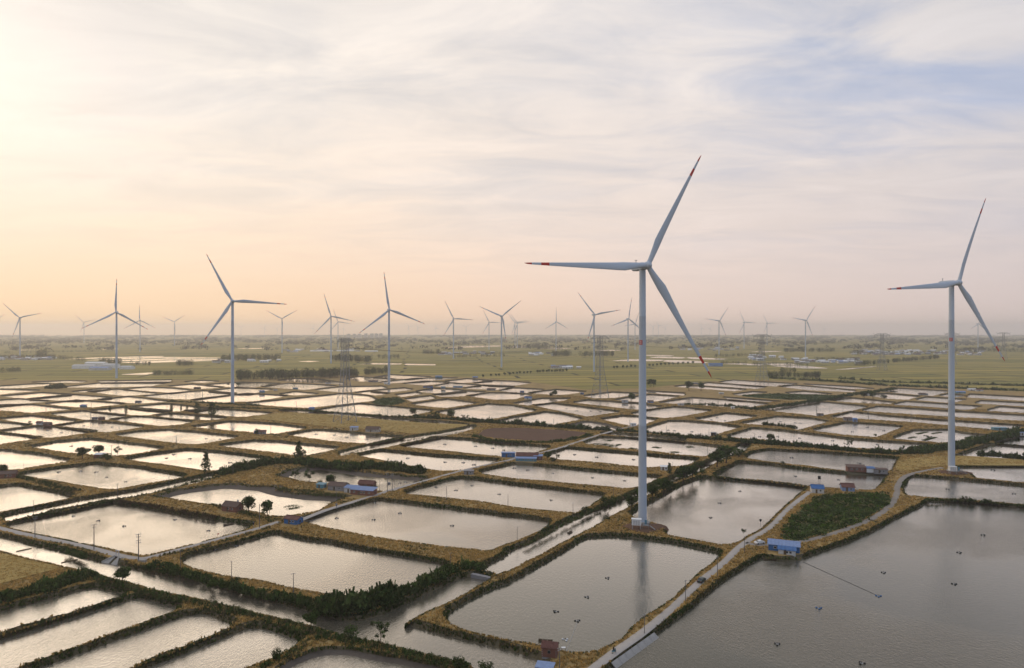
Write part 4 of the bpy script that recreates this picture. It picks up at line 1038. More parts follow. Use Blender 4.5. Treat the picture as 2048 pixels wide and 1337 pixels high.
def plant_trees():
    T_ = [
     ('cone', 412, 946, 907, 'tall narrow tree alone on a left dike', 1.15), ('cone', 597, 924, 886, 'tall narrow tree in the dark thicket left of centre', 1.2),
     ('sparse', 605, 922, 902, 'small thin tree right beside the tall narrow thicket tree', 1.0),
     ('broad', 497, 1028, 999, 'rounded two stemmed tree left of the bare pole near the blue hut', 1.0), ('broad', 534, 1034, 1007, 'rounded two stemmed tree between the bare pole and the blue hut', 1.0),
     ('sparse', 618, 966, 944, 'thin open tree in front of the half dry pond', 1.2), ('sparse', 590, 961, 943, 'thin pale tree at the left end of the half dry pond', 1.2),
     ('broad', 661, 972, 954, 'dense round tree behind the farmstead roofs', 1.25), ('shrub', 641, 970, 961, 'small round bush left of the farmstead tree', 1.1), ('shrub', 745, 982, 972, 'bush at the right end of the farmstead roofs', 1.6),
     ('broad', 165, 919, 899, 'dark round tree left of the white roofed left farm hut', 1.5), ('broad', 197, 911, 894, 'dark leaning tree behind the white roofed left farm hut', 1.5), ('shrub', 213, 921, 906, 'dark round bush right of the white roofed left farm hut', 1.3),
     ('sparse', 235, 913, 897, 'thin bare looking tree beside the left farm hut pole', 1.2), ('broad', 4, 950, 933, 'dark spreading tree cut by the left edge of the picture', 2.2),
     ('cypress', 343, 823, 809, 'leftmost tree of the little row in the shining left ponds', 1.5), ('cypress', 362, 822, 810, 'second tree from left of the row in the shining left ponds', 1.2), ('cypress', 374, 823, 812, 'smallest middle tree of the row in the shining left ponds', 1.2),
     ('cypress', 394, 828, 807, 'fourth tree from left of the row in the shining left ponds', 1.9), ('cypress', 424, 833, 806, 'tallest rightmost tree of the row in the shining left ponds', 1.9),
     ('cypress', 220, 824, 813, 'small dark tree alone on a far left dike, left of its taller twin', 1.5), ('cypress', 252, 829, 812, 'slender dark tree alone on a far left dike, right of its smaller twin', 1.2),
     ('shrub', 516, 868, 858, 'round bush over the small blue hut in the middle left', 1.3), ('broad', 1110, 793, 783, 'small round tree among the far middle ponds', 1.6), ('shrub', 1103, 793, 784, 'bush touching the small round tree of the far middle ponds', 1.0),
     ('broad', 1264, 804, 790, 'big dark round tree just left of the tall tower far off', 1.6), ('broad', 1300, 774, 761, 'left tree of the far pair right of the tall tower', 1.1), ('broad', 1307, 774, 762, 'right tree of the far pair right of the tall tower', 1.1),
     ('broad', 826, 832, 820, 'spreading tree at the left end of the dark hedge', 1.5), ('broad', 902, 838, 824, 'widest spreading tree in the dark hedge', 2.0), ('sparse', 868, 837, 825, 'open tree second from left in the dark hedge', 1.8), ('sparse', 930, 842, 832, 'thin tree third from left in the dark hedge', 1.6), ('shrub', 953, 846, 836, 'large bush where the dark hedge meets the little canal', 1.6),
     ('broad', 1095, 921, 907, 'dark tree at the right of the red roofed pond farm', 1.2), ('shrub', 1106, 924, 914, 'bush between the two trees of the red roofed pond farm', 1.2), ('sparse', 1114, 923, 910, 'spiky tree furthest right at the red roofed pond farm', 1.0),
     ('cypress', 1339, 949, 927, 'black cypress standing right of the tall tower', 1.35),
     ('shrub', 1216, 1015, 991, 'big round bush on the canal bank left of the tall tower', 1.05), ('broad', 1263, 1022, 997, 'leafy tree left of the tower foot across the water', 0.9), ('broad', 1278, 1013, 985, 'leafy tree half hidden behind the tall tower foot', 0.9), ('broad', 1305, 1000, 975, 'leafy canal tree just right of the tower', 1.1), ('broad', 1327, 991, 963, 'tallest leafy canal tree right of the tower', 1.1), ('shrub', 1342, 983, 960, 'leafy bush next up the canal from the tallest tree', 1.2),
     ('broad', 1366, 967, 938, 'wide tree overhanging the canal, left of two', 1.2), ('broad', 1385, 959, 936, 'wide tree overhanging the canal, right of two', 1.2), ('shrub', 1404, 949, 937, 'small round bush alone by the canal water', 1.1), ('broad', 1434, 935, 908, 'dark canal tree below the end of the canal', 1.3), ('broad', 1452, 927, 898, 'dark canal tree near the end of the canal', 1.3), ('shrub', 1478, 914, 896, 'dark bush at the far end of the canal', 1.5),
     ('shrub', 1396, 935, 922, 'bush on the left bank high up the canal', 1.3), ('shrub', 1360, 950, 936, 'bush on the left bank beside the black cypress', 1.3), ('shrub', 1173, 1024, 1013, 'low scrubby bush on the dike end left of the canal', 1.6), ('shrub', 1217, 1040, 1034, 'tiny plant growing from the canal bank', 1.2),
     ('sparse', 1698, 897, 882, 'thin tree rising from the right dark belt', 1.2), ('broad', 1541, 886, 871, 'round tree rising from the right dark belt', 1.1), ('sparse', 1805, 905, 893, 'thin tree close left of the right turbine belt', 1.0), ('sparse', 1856, 885, 873, 'small tree at the striped pond corner', 1.2), ('shrub', 1751, 873, 868, 'little bush on the golden dike corner', 1.2),
     ('broad', 622, 1258, 1230, 'leafy tree on the near canal bank at bottom left of centre', 1.1), ('sparse', 761, 1288, 1250, 'open tree leaning over the canal at bottom centre', 0.95), ('shrub', 700, 1275, 1252, 'dark bush at the water fork of the canals', 1.2), ('broad', 245, 1168, 1142, 'spreading tree on the canal bank at lower left', 1.3), ('shrub', 553, 1318, 1297, 'round bush on the foreground pond dike', 0.9), ('shrub', 921, 1336, 1316, 'dark bush at the bottom edge left of the brick hut', 1.4), ('shrub', 972, 1344, 1325, 'pale green bush at the very bottom edge', 1.4),
     ('shrub', 426, 1176, 1160, 'bush rising from the canal bank scrub', 1.3), ('shrub', 470, 1168, 1155, 'bush beside the foreground bank pole', 1.2), ('shrub', 1487, 1067, 1058, 'round bush at the bend of the right lane', 1.0), ('shrub', 1566, 929, 923, 'small bush on the dike above the ribbed pond', 1.2), ('shrub', 63, 1025, 1018, 'bush beside the narrow left canal', 1.4),
     ('sparse', 1928, 1003, 994, 'twiggy bush on the dike below the right turbine', 1.2), ('shrub', 1974, 1007, 998, 'rounded bush on the dike below the right turbine', 1.5), ('shrub', 1945, 1005, 997, 'low bush on the dike below the right turbine', 1.5),
     ('broad', 1378, 782, 766, 'left tree of the pair by the long far shed', 1.0), ('broad', 1403, 782, 768, 'right tree of the pair by the long far shed', 1.0),
     ('shrub', 60, 847, 842, 'small tree left of the far left farm roof', 1.3), ('shrub', 477, 771, 765, 'small tree just right of the left turbine tower', 1.3), ('shrub', 456, 771, 766, 'small tree just left of the left turbine tower', 1.0),
     ('broad', 1728, 797, 785, 'tree at the right pond edge behind the hedge', 1.3), ('broad', 1745, 798, 786, 'tree over the small white pond hut at right', 1.5), ('shrub', 1768, 797, 789, 'bush right of the tree over the white pond hut', 1.5),
    ]
    for k, x, y, yt, lab, w in T_: tree(k, x, y, yt, lab, None, w)
    # little street trees along the far field lanes
    rows = [('field lane trees left of the tall tower', [(1026.5,750),(1034,749.5),(1040,749),(1048,749),(1055,748.5),(1061.5,748),(1075,747),(1080,746.5),(1086.5,746.5),(1094,746),(1098,745.5),(1104,745.5),(1110,745.5),(1114,745),(1120,745),(1126.5,744.5),(1133,744)]),
            ('field lane trees at the middle of the picture', [(966,756),(982,754),(992,753.5),(998,753),(1009.5,752),(1019.5,751.5)]),
            ('field lane trees right behind the tall tower', [(1228,738.5),(1234,738),(1246,737.5),(1254,737),(1262,736.5),(1270,736),(1299,734),(1306,733.5),(1314,733),(1322,732.5),(1330,732),(1338,731.6),(1346,731),(1356,730.4),(1366,730),(1376,729.4),(1386,729)])]
    order = ['first', 'second', 'third', 'fourth', 'fifth', 'sixth', 'seventh', 'eighth', 'ninth', 'tenth', 'eleventh', 'twelfth', 'thirteenth', 'fourteenth', 'fifteenth', 'sixteenth', 'seventeenth']
    for gname, pts in rows:
        for i, (x, y) in enumerate(pts):
            tree('broad', x, y, y - 4.6 - random.random() * 1.2, order[i] + ' from left of the ' + gname, gname, 1.05)

# woods and copses out on the plain: (x0, y0, x1, y1, depth m, height m, count)
GROVES = [
 ('tree plantation behind the pond edge, left of centre', 476, 762, 716, 756, 55, 15, 330), ('right end of the tree plantation left of centre', 730, 752, 775, 748, 40, 13, 60),
 ('row of plantation trees on the far left fields', 308, 752, 386, 751, 18, 9, 60), ('small copse at the left edge', -20, 747, 40, 745, 30, 10, 40),
 ('copse beside the far white factory', 100, 719, 170, 724, 60, 12, 40), ('trees behind the far white factory', 200, 729, 245, 729, 60, 14, 40), ('trees right of the far white factory', 262, 731, 300, 732, 40, 10, 25),
 ('copse right of the far shining paddies', 352, 733, 388, 733, 60, 13, 40), ('wood behind the left turbine', 445, 724, 560, 722, 120, 16, 130), ('wood left of the nearest pylon', 662, 724, 742, 727, 120, 16, 110), ('copse right of the nearest pylon', 752, 719, 800, 719, 80, 12, 30),
 ('copse in the middle distance at centre', 845, 710, 885, 709, 90, 15, 40), ('copse right of the middle distance wood', 1105, 714, 1142, 714, 110, 17, 60), ('long copse left of the tall tower', 1160, 715, 1226, 714, 110, 16, 80), ('far copse at centre', 1064, 699, 1094, 699, 140, 16, 40),
 ('wood left of the second far pylon', 1568, 706, 1668, 705, 130, 15, 110), ('tree line slanting across the right fields', 1711, 733, 1878, 718, 22, 11, 170), ('copse on the right fields', 1700, 709, 1726, 709, 90, 14, 30),
 ('scrub behind the far ponds at right', 1440, 729, 1620, 733, 50, 7, 90), ('dark scrub before the right fields', 1536, 756, 1640, 757, 40, 10, 110), ('small copse before the right fields', 1560, 746, 1590, 746, 40, 9, 24), ('village trees at right', 1625, 722, 1720, 724, 70, 9, 60),
 ('trees around the far left village', 0, 719, 110, 716, 150, 10, 110), ('far left tall copse', 74, 716, 92, 714, 50, 24, 14), ('hedgerow trees of the centre fields', 905, 716, 1010, 714, 50, 9, 60), ('hedgerow trees of the left fields', 0, 708, 230, 704, 60, 9, 80),
 ('trees of the far town at right', 1700, 712, 1960, 707, 180, 10, 170), ('right edge wood', 1900, 704, 2070, 706, 200, 14, 150), ('trees by the far paddies at centre right', 1430, 716, 1530, 712, 70, 10, 60),
]
def plant_groves():
    g = np.random.default_rng(21)
    big = [leaf_clump(70, 0.52, 0.52, 0.62, 0.085, 300 + s, shell=0.45) for s in range(6)]
    for lab, x0, y0, x1, y1, dep, h, n in GROVES:
        a, b = px(x0, y0), px(x1, y1); t = g.random(n)[:, None]
        Q = np.array(a)[None] * (1 - t) + np.array(b)[None] * t
        view = Q[:, :2] / np.linalg.norm(Q[:, :2], axis=1, keepdims=True)
        Q[:, :2] += view * (g.random((n, 1)) * dep) + g.normal(size=(n, 2)) * 1.5
        hh = h * (0.7 + 0.5 * g.random(n)); r = hh * 0.55
        d = np.hypot(Q[:, 0], Q[:, 1]); zg = LAND - np.where(d > 1500, d * d / 1.46e7, 0)
        P = np.column_stack([Q[:, :2], zg + hh * 0.60])
        V, F, C = scatter(big, P, r, g, squash=np.full(n, 1.35), cols=mixcol(n, g, DEEP + [(0.05, 0.055, 0.024)], 0.25), cvar=0.35)
        # stems
        a4 = np.array([(-0.18, 0), (0.18, 0), (0.18, 1), (-0.18, 1)])
        sv = np.zeros((n, 8, 3))
        for k_, (u, v) in enumerate(a4):
            sv[:, k_, 0] = Q[:, 0] + u; sv[:, k_, 1] = Q[:, 1]; sv[:, k_, 2] = zg + v * hh * 0.5
            sv[:, 4 + k_, 0] = Q[:, 0]; sv[:, 4 + k_, 1] = Q[:, 1] + u; sv[:, 4 + k_, 2] = zg + v * hh * 0.5
        sf = np.arange(8 * n).reshape(-1, 4) + len(V)
        V = np.concatenate([V, sv.reshape(-1, 3)]); F = np.concatenate([F, sf]); C = np.concatenate([C, np.tile([(0.06, 0.045, 0.035)], (8 * n, 1))])
        me = fast_mesh('wood', V, F, C); me.materials.append(M['veg']); tag(link('wood', me), lab, 'wood', kind='stuff')
    # the wooded plain towards the horizon: hedges and village trees, more of them with distance
    far = [leaf_clump(16, 1.0, 1.0, 0.55, 0.34, 400 + s, shell=0.4) for s in range(5)]
    n = 9500
    yy = 671.5 + 30 * g.random(n) ** 1.6; xx = -40 + 2130 * g.random(n)
    keep = (vnoise(np.column_stack([xx, yy * 9]), 46, 4) + 0.35 * g.normal(size=n)) > -0.10 + 0.045 * np.maximum(0, yy - 683)
    xx, yy = xx[keep], yy[keep]
    Q = np.array([px(x, y) for x, y in zip(xx, yy)])
    d = np.hypot(Q[:, 0], Q[:, 1]); hh = (9 + 8 * g.random(len(Q)))
    r = hh * 0.8 * np.clip(d / 3500, 0.9, 3.2)
    P = Q.copy(); P[:, 2] += hh * 0.45
    V, F, C = scatter(far, P, r, g, squash=hh / r * 0.9, cols=mixcol(len(Q), g, [(0.022, 0.034, 0.014), (0.030, 0.042, 0.017), (0.040, 0.046, 0.022)], 0.25), cvar=0.3)
    me = fast_mesh('distant_woods', V, F, C); me.materials.append(M['veg']); tag(link('distant_woods', me), 'dark woods and hedges spread over the plain to the horizon', 'woods', kind='stuff')
ORD = 'first second third fourth fifth sixth seventh eighth ninth tenth eleventh twelfth thirteenth fourteenth fifteenth sixteenth seventeenth eighteenth nineteenth twentieth'.split()
# ================================================================ WIND TURBINES
YAW = R(19)             # all rotors face the same wind

def blade_mesh():
    """58 m blade along +Z: round root, widest chord at a fifth, slim tip; two red bands near the tip"""
    mb = MB(); L_ = 60.0; n = 14; st = [0, .02, .05, .09, .14, .20, .27, .35, .45, .55, .65, .75, .806, .8062, .87, .8702, .942, .9422, .975, 1.0]
    prev = None
    for s in st:
        z = s * L_
        ch = np.interp(s, [0, .03, .09, .20, .35, .6, .85, .97, 1.0], [2.3, 2.3, 2.9, 4.1, 3.3, 2.2, 1.25, .75, .12])
        th = np.interp(s, [0, .03, .20, .5, 1.0], [2.3, 2.2, 1.15, .5, .05])
        tw = R(np.interp(s, [0, .2, .5, 1.0], [16, 13, 5, 0])) + R(4)
        bend = -1.6 * s * s
        ring = []
        for j in range(n):
            t = 2 * math.pi * j / n
            rnd = np.interp(s, [0, .05, .22, 1], [1, .95, 0, 0])
            x = math.cos(t) * ch / 2; sharp = (1 - 0.45 * (math.cos(t) < 0) * abs(math.cos(t)) ** 2)
            y = math.sin(t) * th / 2 * (rnd + (1 - rnd) * sharp)
            x -= (1 - rnd) * ch * 0.18
            ring.append((x * math.cos(tw) - y * math.sin(tw), x * math.sin(tw) + y * math.cos(tw) + bend, z))
        b = len(mb.v); mb.v += ring
        if prev is not None:
            red = (.8061 < (s + prev[1]) / 2 < .8701) or ((s + prev[1]) / 2 > .9421)
            for j in range(n):
                mb.f.append((prev[0] + j, prev[0] + (j + 1) % n, b + (j + 1) % n, b + j)); mb.m.append(1 if red else 0)
        prev = (b, s)
    mb.f.append(tuple(range(prev[0], prev[0] + n))); mb.m.append(1)
    return mb.mesh('blade', [M['turbine'], M['red']], smooth=True)

HUBH = 118.0
def turbine_parts(sign):
    tw = MB(); k = 28; hs = [0, .4, 20, 45, 45.15, 45.3, 70, 95, 95.15, 95.3, HUBH - 1.2]
    for i, h in enumerate(hs):
        r = 1.95 - 0.50 * h / HUBH + (0.04 if i in (4, 8) else 0)
        for j in range(k): tw.v.append((r * math.cos(2 * math.pi * j / k), r * math.sin(2 * math.pi * j / k), h))
        if i:
            for j in range(k): tw.f.append(((i - 1) * k + j, (i - 1) * k + (j + 1) % k, i * k + (j + 1) % k, i * k + j)); tw.m.append(0)
    tower = tw.mesh('tower', M['turbine'], smooth=True)
    nc = MB()                                   # nacelle: rounded box lofted front to back
    secs = [(-2.6, 1.25, 1.25), (-1.6, 1.75, 1.7), (2.0, 1.9, 1.85), (6.6, 1.85, 1.8), (7.8, 1.5, 1.4)]
    for i, (y, a, b) in enumerate(secs):
        for j in range(16):
            t = 2 * math.pi * (j + .5) / 16; c, s = math.cos(t), math.sin(t); p = 0.38
            nc.v.append((a * math.copysign(abs(c) ** p, c), y, HUBH + b * math.copysign(abs(s) ** p, s)))
        if i:
            for j in range(16): nc.f.append(((i - 1) * 16 + j, i * 16 + j, i * 16 + (j + 1) % 16, (i - 1) * 16 + (j + 1) % 16)); nc.m.append(0)
    nc.f += [tuple(range(16)), tuple(range(79, 63, -1))]; nc.m += [0, 0]
    nac = nc.mesh('nacelle', M['turbine'])
    vane = MB(); vane.box((0, 6.0, HUBH + 2.6), (.25, .25, 1.6)); vane.box((0, 6.0, HUBH + 3.3), (1.4, .2, .2))
    hb = MB()                                   # hub and spinner, axis along -Y
    prof = [(-2.6, 1.3), (-3.4, 1.75), (-4.9, 1.85), (-5.9, 1.55), (-6.7, .9), (-7.0, .05)]
    for i, (y, r) in enumerate(prof):
        for j in range(18): hb.v.append((r * math.cos(2 * math.pi * j / 18), y, HUBH + r * math.sin(2 * math.pi * j / 18)))
        if i:
            for j in range(18): hb.f.append(((i - 1) * 18 + j, (i - 1) * 18 + (j + 1) % 18, i * 18 + (j + 1) % 18, i * 18 + j)); hb.m.append(0)
    hub = hb.mesh('hub', M['turbine'], smooth=True)
    out_ = [('tower', tower), ('nacelle', nac), ('hub', hub), ('wind_vane', vane.mesh('wind_vane', M['steel']))]
    return out_

def curved_patch(r, a0, a1, z0, z1, n=10):
    mb = MB()
    for i in range(n + 1):
        a = a0 + (a1 - a0) * i / n
        mb.v += [(r * math.cos(a), r * math.sin(a), z0), (r * math.cos(a), r * math.sin(a), z1)]
        if i: mb.f.append((2 * i - 2, 2 * i, 2 * i + 1, 2 * i - 1)); mb.m.append(0)
    return mb

BLADE = blade_mesh(); TPARTS = turbine_parts(True)
def turbine(x, yb, yh, phase, label, sign=False, group='wind turbines', base=True):
    p = px(x, yb); hub_h = (yb - yh) * p.y / FPX
    s = hub_h / HUBH
    o = empty('wind_turbine', p, YAW); o.scale = (s, s, s)
    tag(o, label, 'wind turbine', group)
    for nm, me in TPARTS:
        if nm == 'wind_vane' and not sign and p.y > 1500: continue
        link(nm, me, None, o)
    for k in range(3):
        b = link('blade', BLADE, None, o); b.location = (0, -4.7, HUBH)
        b.rotation_mode = 'XYZ'
        b.matrix_basis = Matrix.Translation((0, -4.7, HUBH)) @ Matrix.Rotation(R(-3), 4, 'X') @ Matrix.Rotation(R(90 - phase - 120 * k), 4, 'Y')
    if sign:
        h0 = hub_h * (yb - (690 if x < 1600 else 683)) / (yb - yh) / s; h1 = hub_h * (yb - (680.5 if x < 1600 else 676)) / (yb - yh) / s
        r = 1.95 - 0.5 * h0 / HUBH + 0.03
        a0, a1 = R(192) - YAW, R(270 - 12) - YAW
        pl = curved_patch(r, a0, a1, h0, h1).build('number_sign', M['red'], o)
        rr = r + 0.02; am = a0 + (a1 - a0) * 0.5; da = 0.16; hm = (h0 + h1) / 2; q = (h1 - h0)
        # a white frame and the blurred figure on the red sign
        for a_, b_, c_, d_ in ((am - 2.2 * da, am + 2.2 * da, h0 + .14 * q, h0 + .20 * q), (am - 2.2 * da, am + 2.2 * da, h0 + .80 * q, h0 + .86 * q), (am - 2.2 * da, am - 1.9 * da, h0 + .2 * q, h0 + .8 * q), (am + 1.9 * da, am + 2.2 * da, h0 + .2 * q, h0 + .8 * q),
                               (am - .8 * da, am + .8 * da, h0 + .62 * q, h0 + .69 * q), (am - .8 * da, am + .8 * da, h0 + .30 * q, h0 + .37 * q), (am - .8 * da, am - .5 * da, h0 + .37 * q, h0 + .62 * q), (am + .5 * da, am + .8 * da, h0 + .37 * q, h0 + .62 * q)):
            curved_patch(rr, a_, b_, c_, d_, 4).build('sign_stroke', M['white'], pl)
    return o

TURB = [
 (1285, 1048, 533, 61, 'largest wind turbine with red banded blades, standing among the ponds right of centre', True),
 (1903, 945, 567, 65, 'second largest wind turbine with red banded blades near the right edge', True),
 (465, 808, 603, -3, 'wind turbine with a level right blade, tallest on the left side', False),
 (233, 757, 625, 89, 'wind turbine at far left with one blade straight up, nearest of its pair', False),
 (778, 770, 620, 98, 'wind turbine left of centre right of the nearest pylon', False),
 (662, 727, 633, 107, 'wind turbine just left of the nearest pylon', False),
 (1003, 735, 633, 38, 'wind turbine at picture centre with two blades raised in a V', False),
 (907, 718, 638, 117, 'wind turbine left of the centre V shaped one', False),
 (1188, 744, 630, 130, 'wind turbine overlapping the second pylon', False),
 (1256, 724, 638, 80, 'wind turbine just left of the tall tower', False),
 (40, 715, 636, 14, 'wind turbine nearest the left edge', False),
 (168, 687, 645, 135, 'small far wind turbine behind the left blade of a nearer one', False),
 (280, 704, 641, 91, 'far wind turbine with blade straight up, right behind the far left pair', False),
 (349, 692, 644, 35, 'far wind turbine with raised V blades left of the tallest left turbine', False),
 (564, 706, 638, 31, 'wind turbine with raised V blades right of the tallest left turbine', False),
 (676, 698, 644, 110, 'far wind turbine peeping behind the one left of the pylon', False),
 (978, 700, 645, 117, 'far wind turbine close left of the centre V shaped one', False),
 (1030, 696, 646, 130, 'left of two overlapping far turbines right of centre', False),
 (1034.5, 697, 647, 8, 'right of two overlapping far turbines right of centre', False),
 (1112, 702, 644, 90, 'far wind turbine with blade straight up between centre and second pylon', False),
 (1270, 700, 648, 70, 'far wind turbine half hidden by the tall tower', False),
 (1438, 710, 642, 53, 'wind turbine right of the long lower blade tip', False),
 (1488, 698, 645, 117, 'far wind turbine left of the third pylon', False),
 (1534, 691, 647, 120, 'small far wind turbine behind the third pylon', False),
 (1611, 714, 641, 52, 'wind turbine between the third and fourth pylons', False),
 (1956, 700, 648, 82, 'far wind turbine behind the right turbine lower blade', False),
 (-13, 697, 645, 40, 'wind turbine mostly cut off by the left edge', False),
]
def build_turbines():
    for x, yb, yh, ph, lab, sg in TURB: turbine(x, yb, yh, ph, lab, sg)
    # faint machines on the horizon
    g = random.Random(3)
    for i, (x, h) in enumerate([(482, 654), (529, 655), (554, 656), (626, 655), (687, 656), (818, 652), (836, 654), (872, 655), (932, 653), (1306, 652), (1317, 650), (1330, 654), (1403, 655), (1420, 656), (1648, 656)]):
        D = 8200.0; zb = LAND + drop(D); yb = EYE + (CAM_H - zb) * FPX / D
        turbine(x, yb, h + 1.5, g.uniform(0, 120), ORD[i] + ' from left of the tiny faint turbines on the horizon', False, 'faint turbines on the horizon')

def build_turbine_yards():
    for (x, y, wpx, lab, nm) in ((1285, 1056, 46, 'tall turbine', 0), (1906, 946.5, 42, 'right turbine', 1), (776, 771, 12, 'turbine left of centre', 2)):
        p = px(x, y); PADS.append((p.x, p.y, 6.5))
        mb = MB(); k = 40; g = random.Random(nm)
        if nm < 2:                                     # churned earth of the foundation
            for ri, (fr, z) in enumerate(((1.0, -1.2), (0.92, 0.25), (0.6, .75), (0.3, .85))):
                for j in range(k):
                    t = 2 * math.pi * j / k; wob = 1 + .13 * math.sin(3 * t + nm) + .06 * g.uniform(-1, 1)
                    a = (11.0 if math.cos(t) > 0 else 8.5) * fr * wob
                    mb.v.append((p.x + a * math.cos(t), p.y + 7.5 * fr * wob * math.sin(t), p.z + z + (.15 * g.uniform(-1, 1) if ri else 0)))
                if ri:
                    for j in range(k): mb.f.append(((ri - 1) * k + j, (ri - 1) * k + (j + 1) % k, ri * k + (j + 1) % k, ri * k + j)); mb.m.append(0)
            mb.f.append(tuple(range(3 * k, 4 * k))); mb.m.append(0)
            tag(mb.build('earth_mound', M['stubble']), 'low mound of bare earth round the foot of the ' + lab, kind='structure')
            tp = px(x - 0.5, y - 8 if nm == 0 else y - 1.5)
            f = MB(); f.tube([(tp.x, tp.y, p.z - .2), (tp.x, tp.y, p.z + 1.15)], 3.3, 28); tag(f.build('foundation_ring', M['concrete']), 'pale concrete ring under the ' + lab, 'foundation')
        # transformer kiosk on stilts with a stair platform
        s = 1.0 if nm < 2 else 1.0
        q = px(x - (14 if nm == 0 else 6 if nm == 1 else 4), y + (1 if nm < 2 else 0)); b = empty('transformer_kiosk', (q.x, q.y - 2.4, q.z + .5), R(-12))
        tag(b, 'white transformer kiosk on stilts beside the ' + lab, 'kiosk')
        MB().box((0, 0, 3.0), (4.0, 2.3, 2.5)).build('cabinet', M['white'], b)
        r_ = MB(); r_.box((0, 0, 4.31), (4.3, 2.6, .12)); r_.build('roof', M['white'], b)
        for dx in (-1.7, 1.7):
            for dy in (-.9, .9): MB().box((dx, dy, .85), (.28, .28, 1.8)).build('leg', M['concrete'], b)
        for dx in (-1.0, 0, 1.0): MB().box((dx, -1.17, 2.9), (.85, .06, 1.9)).build('door', M['pale'], b)
        c = empty('access_platform', (q.x + 3.9, q.y - 2.8, q.z + .4), R(-12)); tag(c, 'steel access platform with rails and stairs at the ' + lab, 'platform')
        MB().box((0, 0, 1.75), (2.8, 1.8, .14)).build('deck', M['steel'], c)
        for dx in (-1.3, 1.3):
            for dy in (-.8, .8): MB().bar((dx, dy, 0), (dx, dy, 2.9), .12).build('post', M['steel'], c)
        rl = MB()
        for z in (2.35, 2.9): rl.bar((-1.3, -.8, z), (1.3, -.8, z), .08); rl.bar((1.3, -.8, z), (1.3, .8, z), .08)
        rl.build('railing', M['steel'], c)
        st = MB()
        for i in range(8): st.box((2.0 + .28 * i, -.2, 1.6 - .2 * i), (.3, .9, .05))
        st.bar((1.5, -.65, 1.75), (4.1, -.65, 0), .1); st.bar((1.5, .25, 1.75), (4.1, .25, 0), .1); st.build('stairs', M['steel'], c)
        dr = MB(); dr.box((0, .95, 2.75), (.95, .1, 2.0)); dr.build('tower_door', M['teal'], c)

# ================================================================ LATTICE PYLONS
PB = 0.95
def pylon_parts():
    """80 m lattice pylon, arms along local X"""
    H = 82.0
    def half(z): return np.interp(z, [0, 40, 74, H], [8.0, 3.1, 2.3, 2.1])
    parts = []
    lev = [0, 8, 16, 23, 29.5, 35, 40, 44.5, 49, 53.5, 58, 62, 66, 70, 74, 78]
    for sx, sy in ((-1, -1), (1, -1), (1, 1), (-1, 1)):
        m_ = MB(); m_.tube([(sx * half(z), sy * half(z), z) for z in (0, 40, 74, 79)], [.42, .36, .28, .25], 4); parts.append(('leg', m_))
    br = MB()
    for a, b in zip(lev[:-1], lev[1:]):
        ha, hb_ = half(a), half(b); w = .20 if a < 40 else .15
        for f in range(4):
            c = [(-1, -1), (1, -1), (1, 1), (-1, 1)]; p, q = c[f], c[(f + 1) % 4]
            br.bar((p[0] * ha, p[1] * ha, a), (q[0] * hb_, q[1] * hb_, b), w); br.bar((q[0] * ha, q[1] * ha, a), (p[0] * hb_, p[1] * hb_, b), w)
            br.bar((p[0] * hb_, p[1] * hb_, b), (q[0] * hb_, q[1] * hb_, b), w)
    parts.append(('bracing', br))
    for s in (-1, 1):                                        # the wide top arm with its upturned horn
        ar = MB(); L_ = 15.5
        for sy in (-1, 1):
            ar.bar((0, sy * 2.1, 75), (s * L_, sy * .4, 75.2), .26 * PB); ar.bar((0, sy * 2.1, 79), (s * 8, sy * 1.2, 79.3), .22 * PB); ar.bar((s * 8, sy * 1.2, 79.3), (s * L_, sy * .4, 75.2), .22 * PB)
            for i in range(7):
                x0, x1 = s * (2.1 + i * 1.9), s * (2.1 + (i + 1) * 1.9); zt = lambda x: np.interp(abs(x), [0, 8, L_], [79, 79.3, 75.2])
                ar.bar((x0, sy * (2.1 - abs(x0) * .11), 75.1), (x1, sy * (2.1 - abs(x1) * .11), zt(x1)), .14 * PB); ar.bar((x0, sy * (2.1 - abs(x0) * .11), zt(x0)), (x1, sy * (2.1 - abs(x1) * .11), 75.1), .14 * PB)
        ar.bar((s * (L_ - 2.2), 0, 75.5), (s * (L_ + 2.4), 0, 79.8), .26 * PB); ar.bar((s * L_, 0, 75.2), (s * (L_ + 2.4), 0, 79.8), .2 * PB)
        parts.append(('cross_arm', ar))
    lo = MB()                                                 # the narrower middle arms
    for s in (-1, 1):
        ar = MB()
        for sy in (-1, 1):
            ar.bar((s * 2.4, sy * 2.3, 63), (s * 10.5, 0, 64), .22 * PB); ar.bar((s * 2.4, sy * 2.3, 66.5), (s * 10.5, 0, 64), .18 * PB)
        for i in range(4): ar.bar((s * (2.4 + i * 2), 0, 63.2), (s * (4.0 + i * 2), 0, 65.6 - i * .4), .13 * PB)
        parts.append(('cross_arm', ar))
    for x, z in ((-15, 75), (-8.5, 75), (8.5, 75), (15, 75), (-10, 63.8), (10, 63.8)):
        i_ = MB(); i_.tube([(x, 0, z), (x, 0, z - 4.6)], .17, 5); parts.append(('insulator', i_))
    return [(n_, m_.mesh(n_, M['dark'] if n_ == 'insulator' else M['steel'])) for n_, m_ in parts]

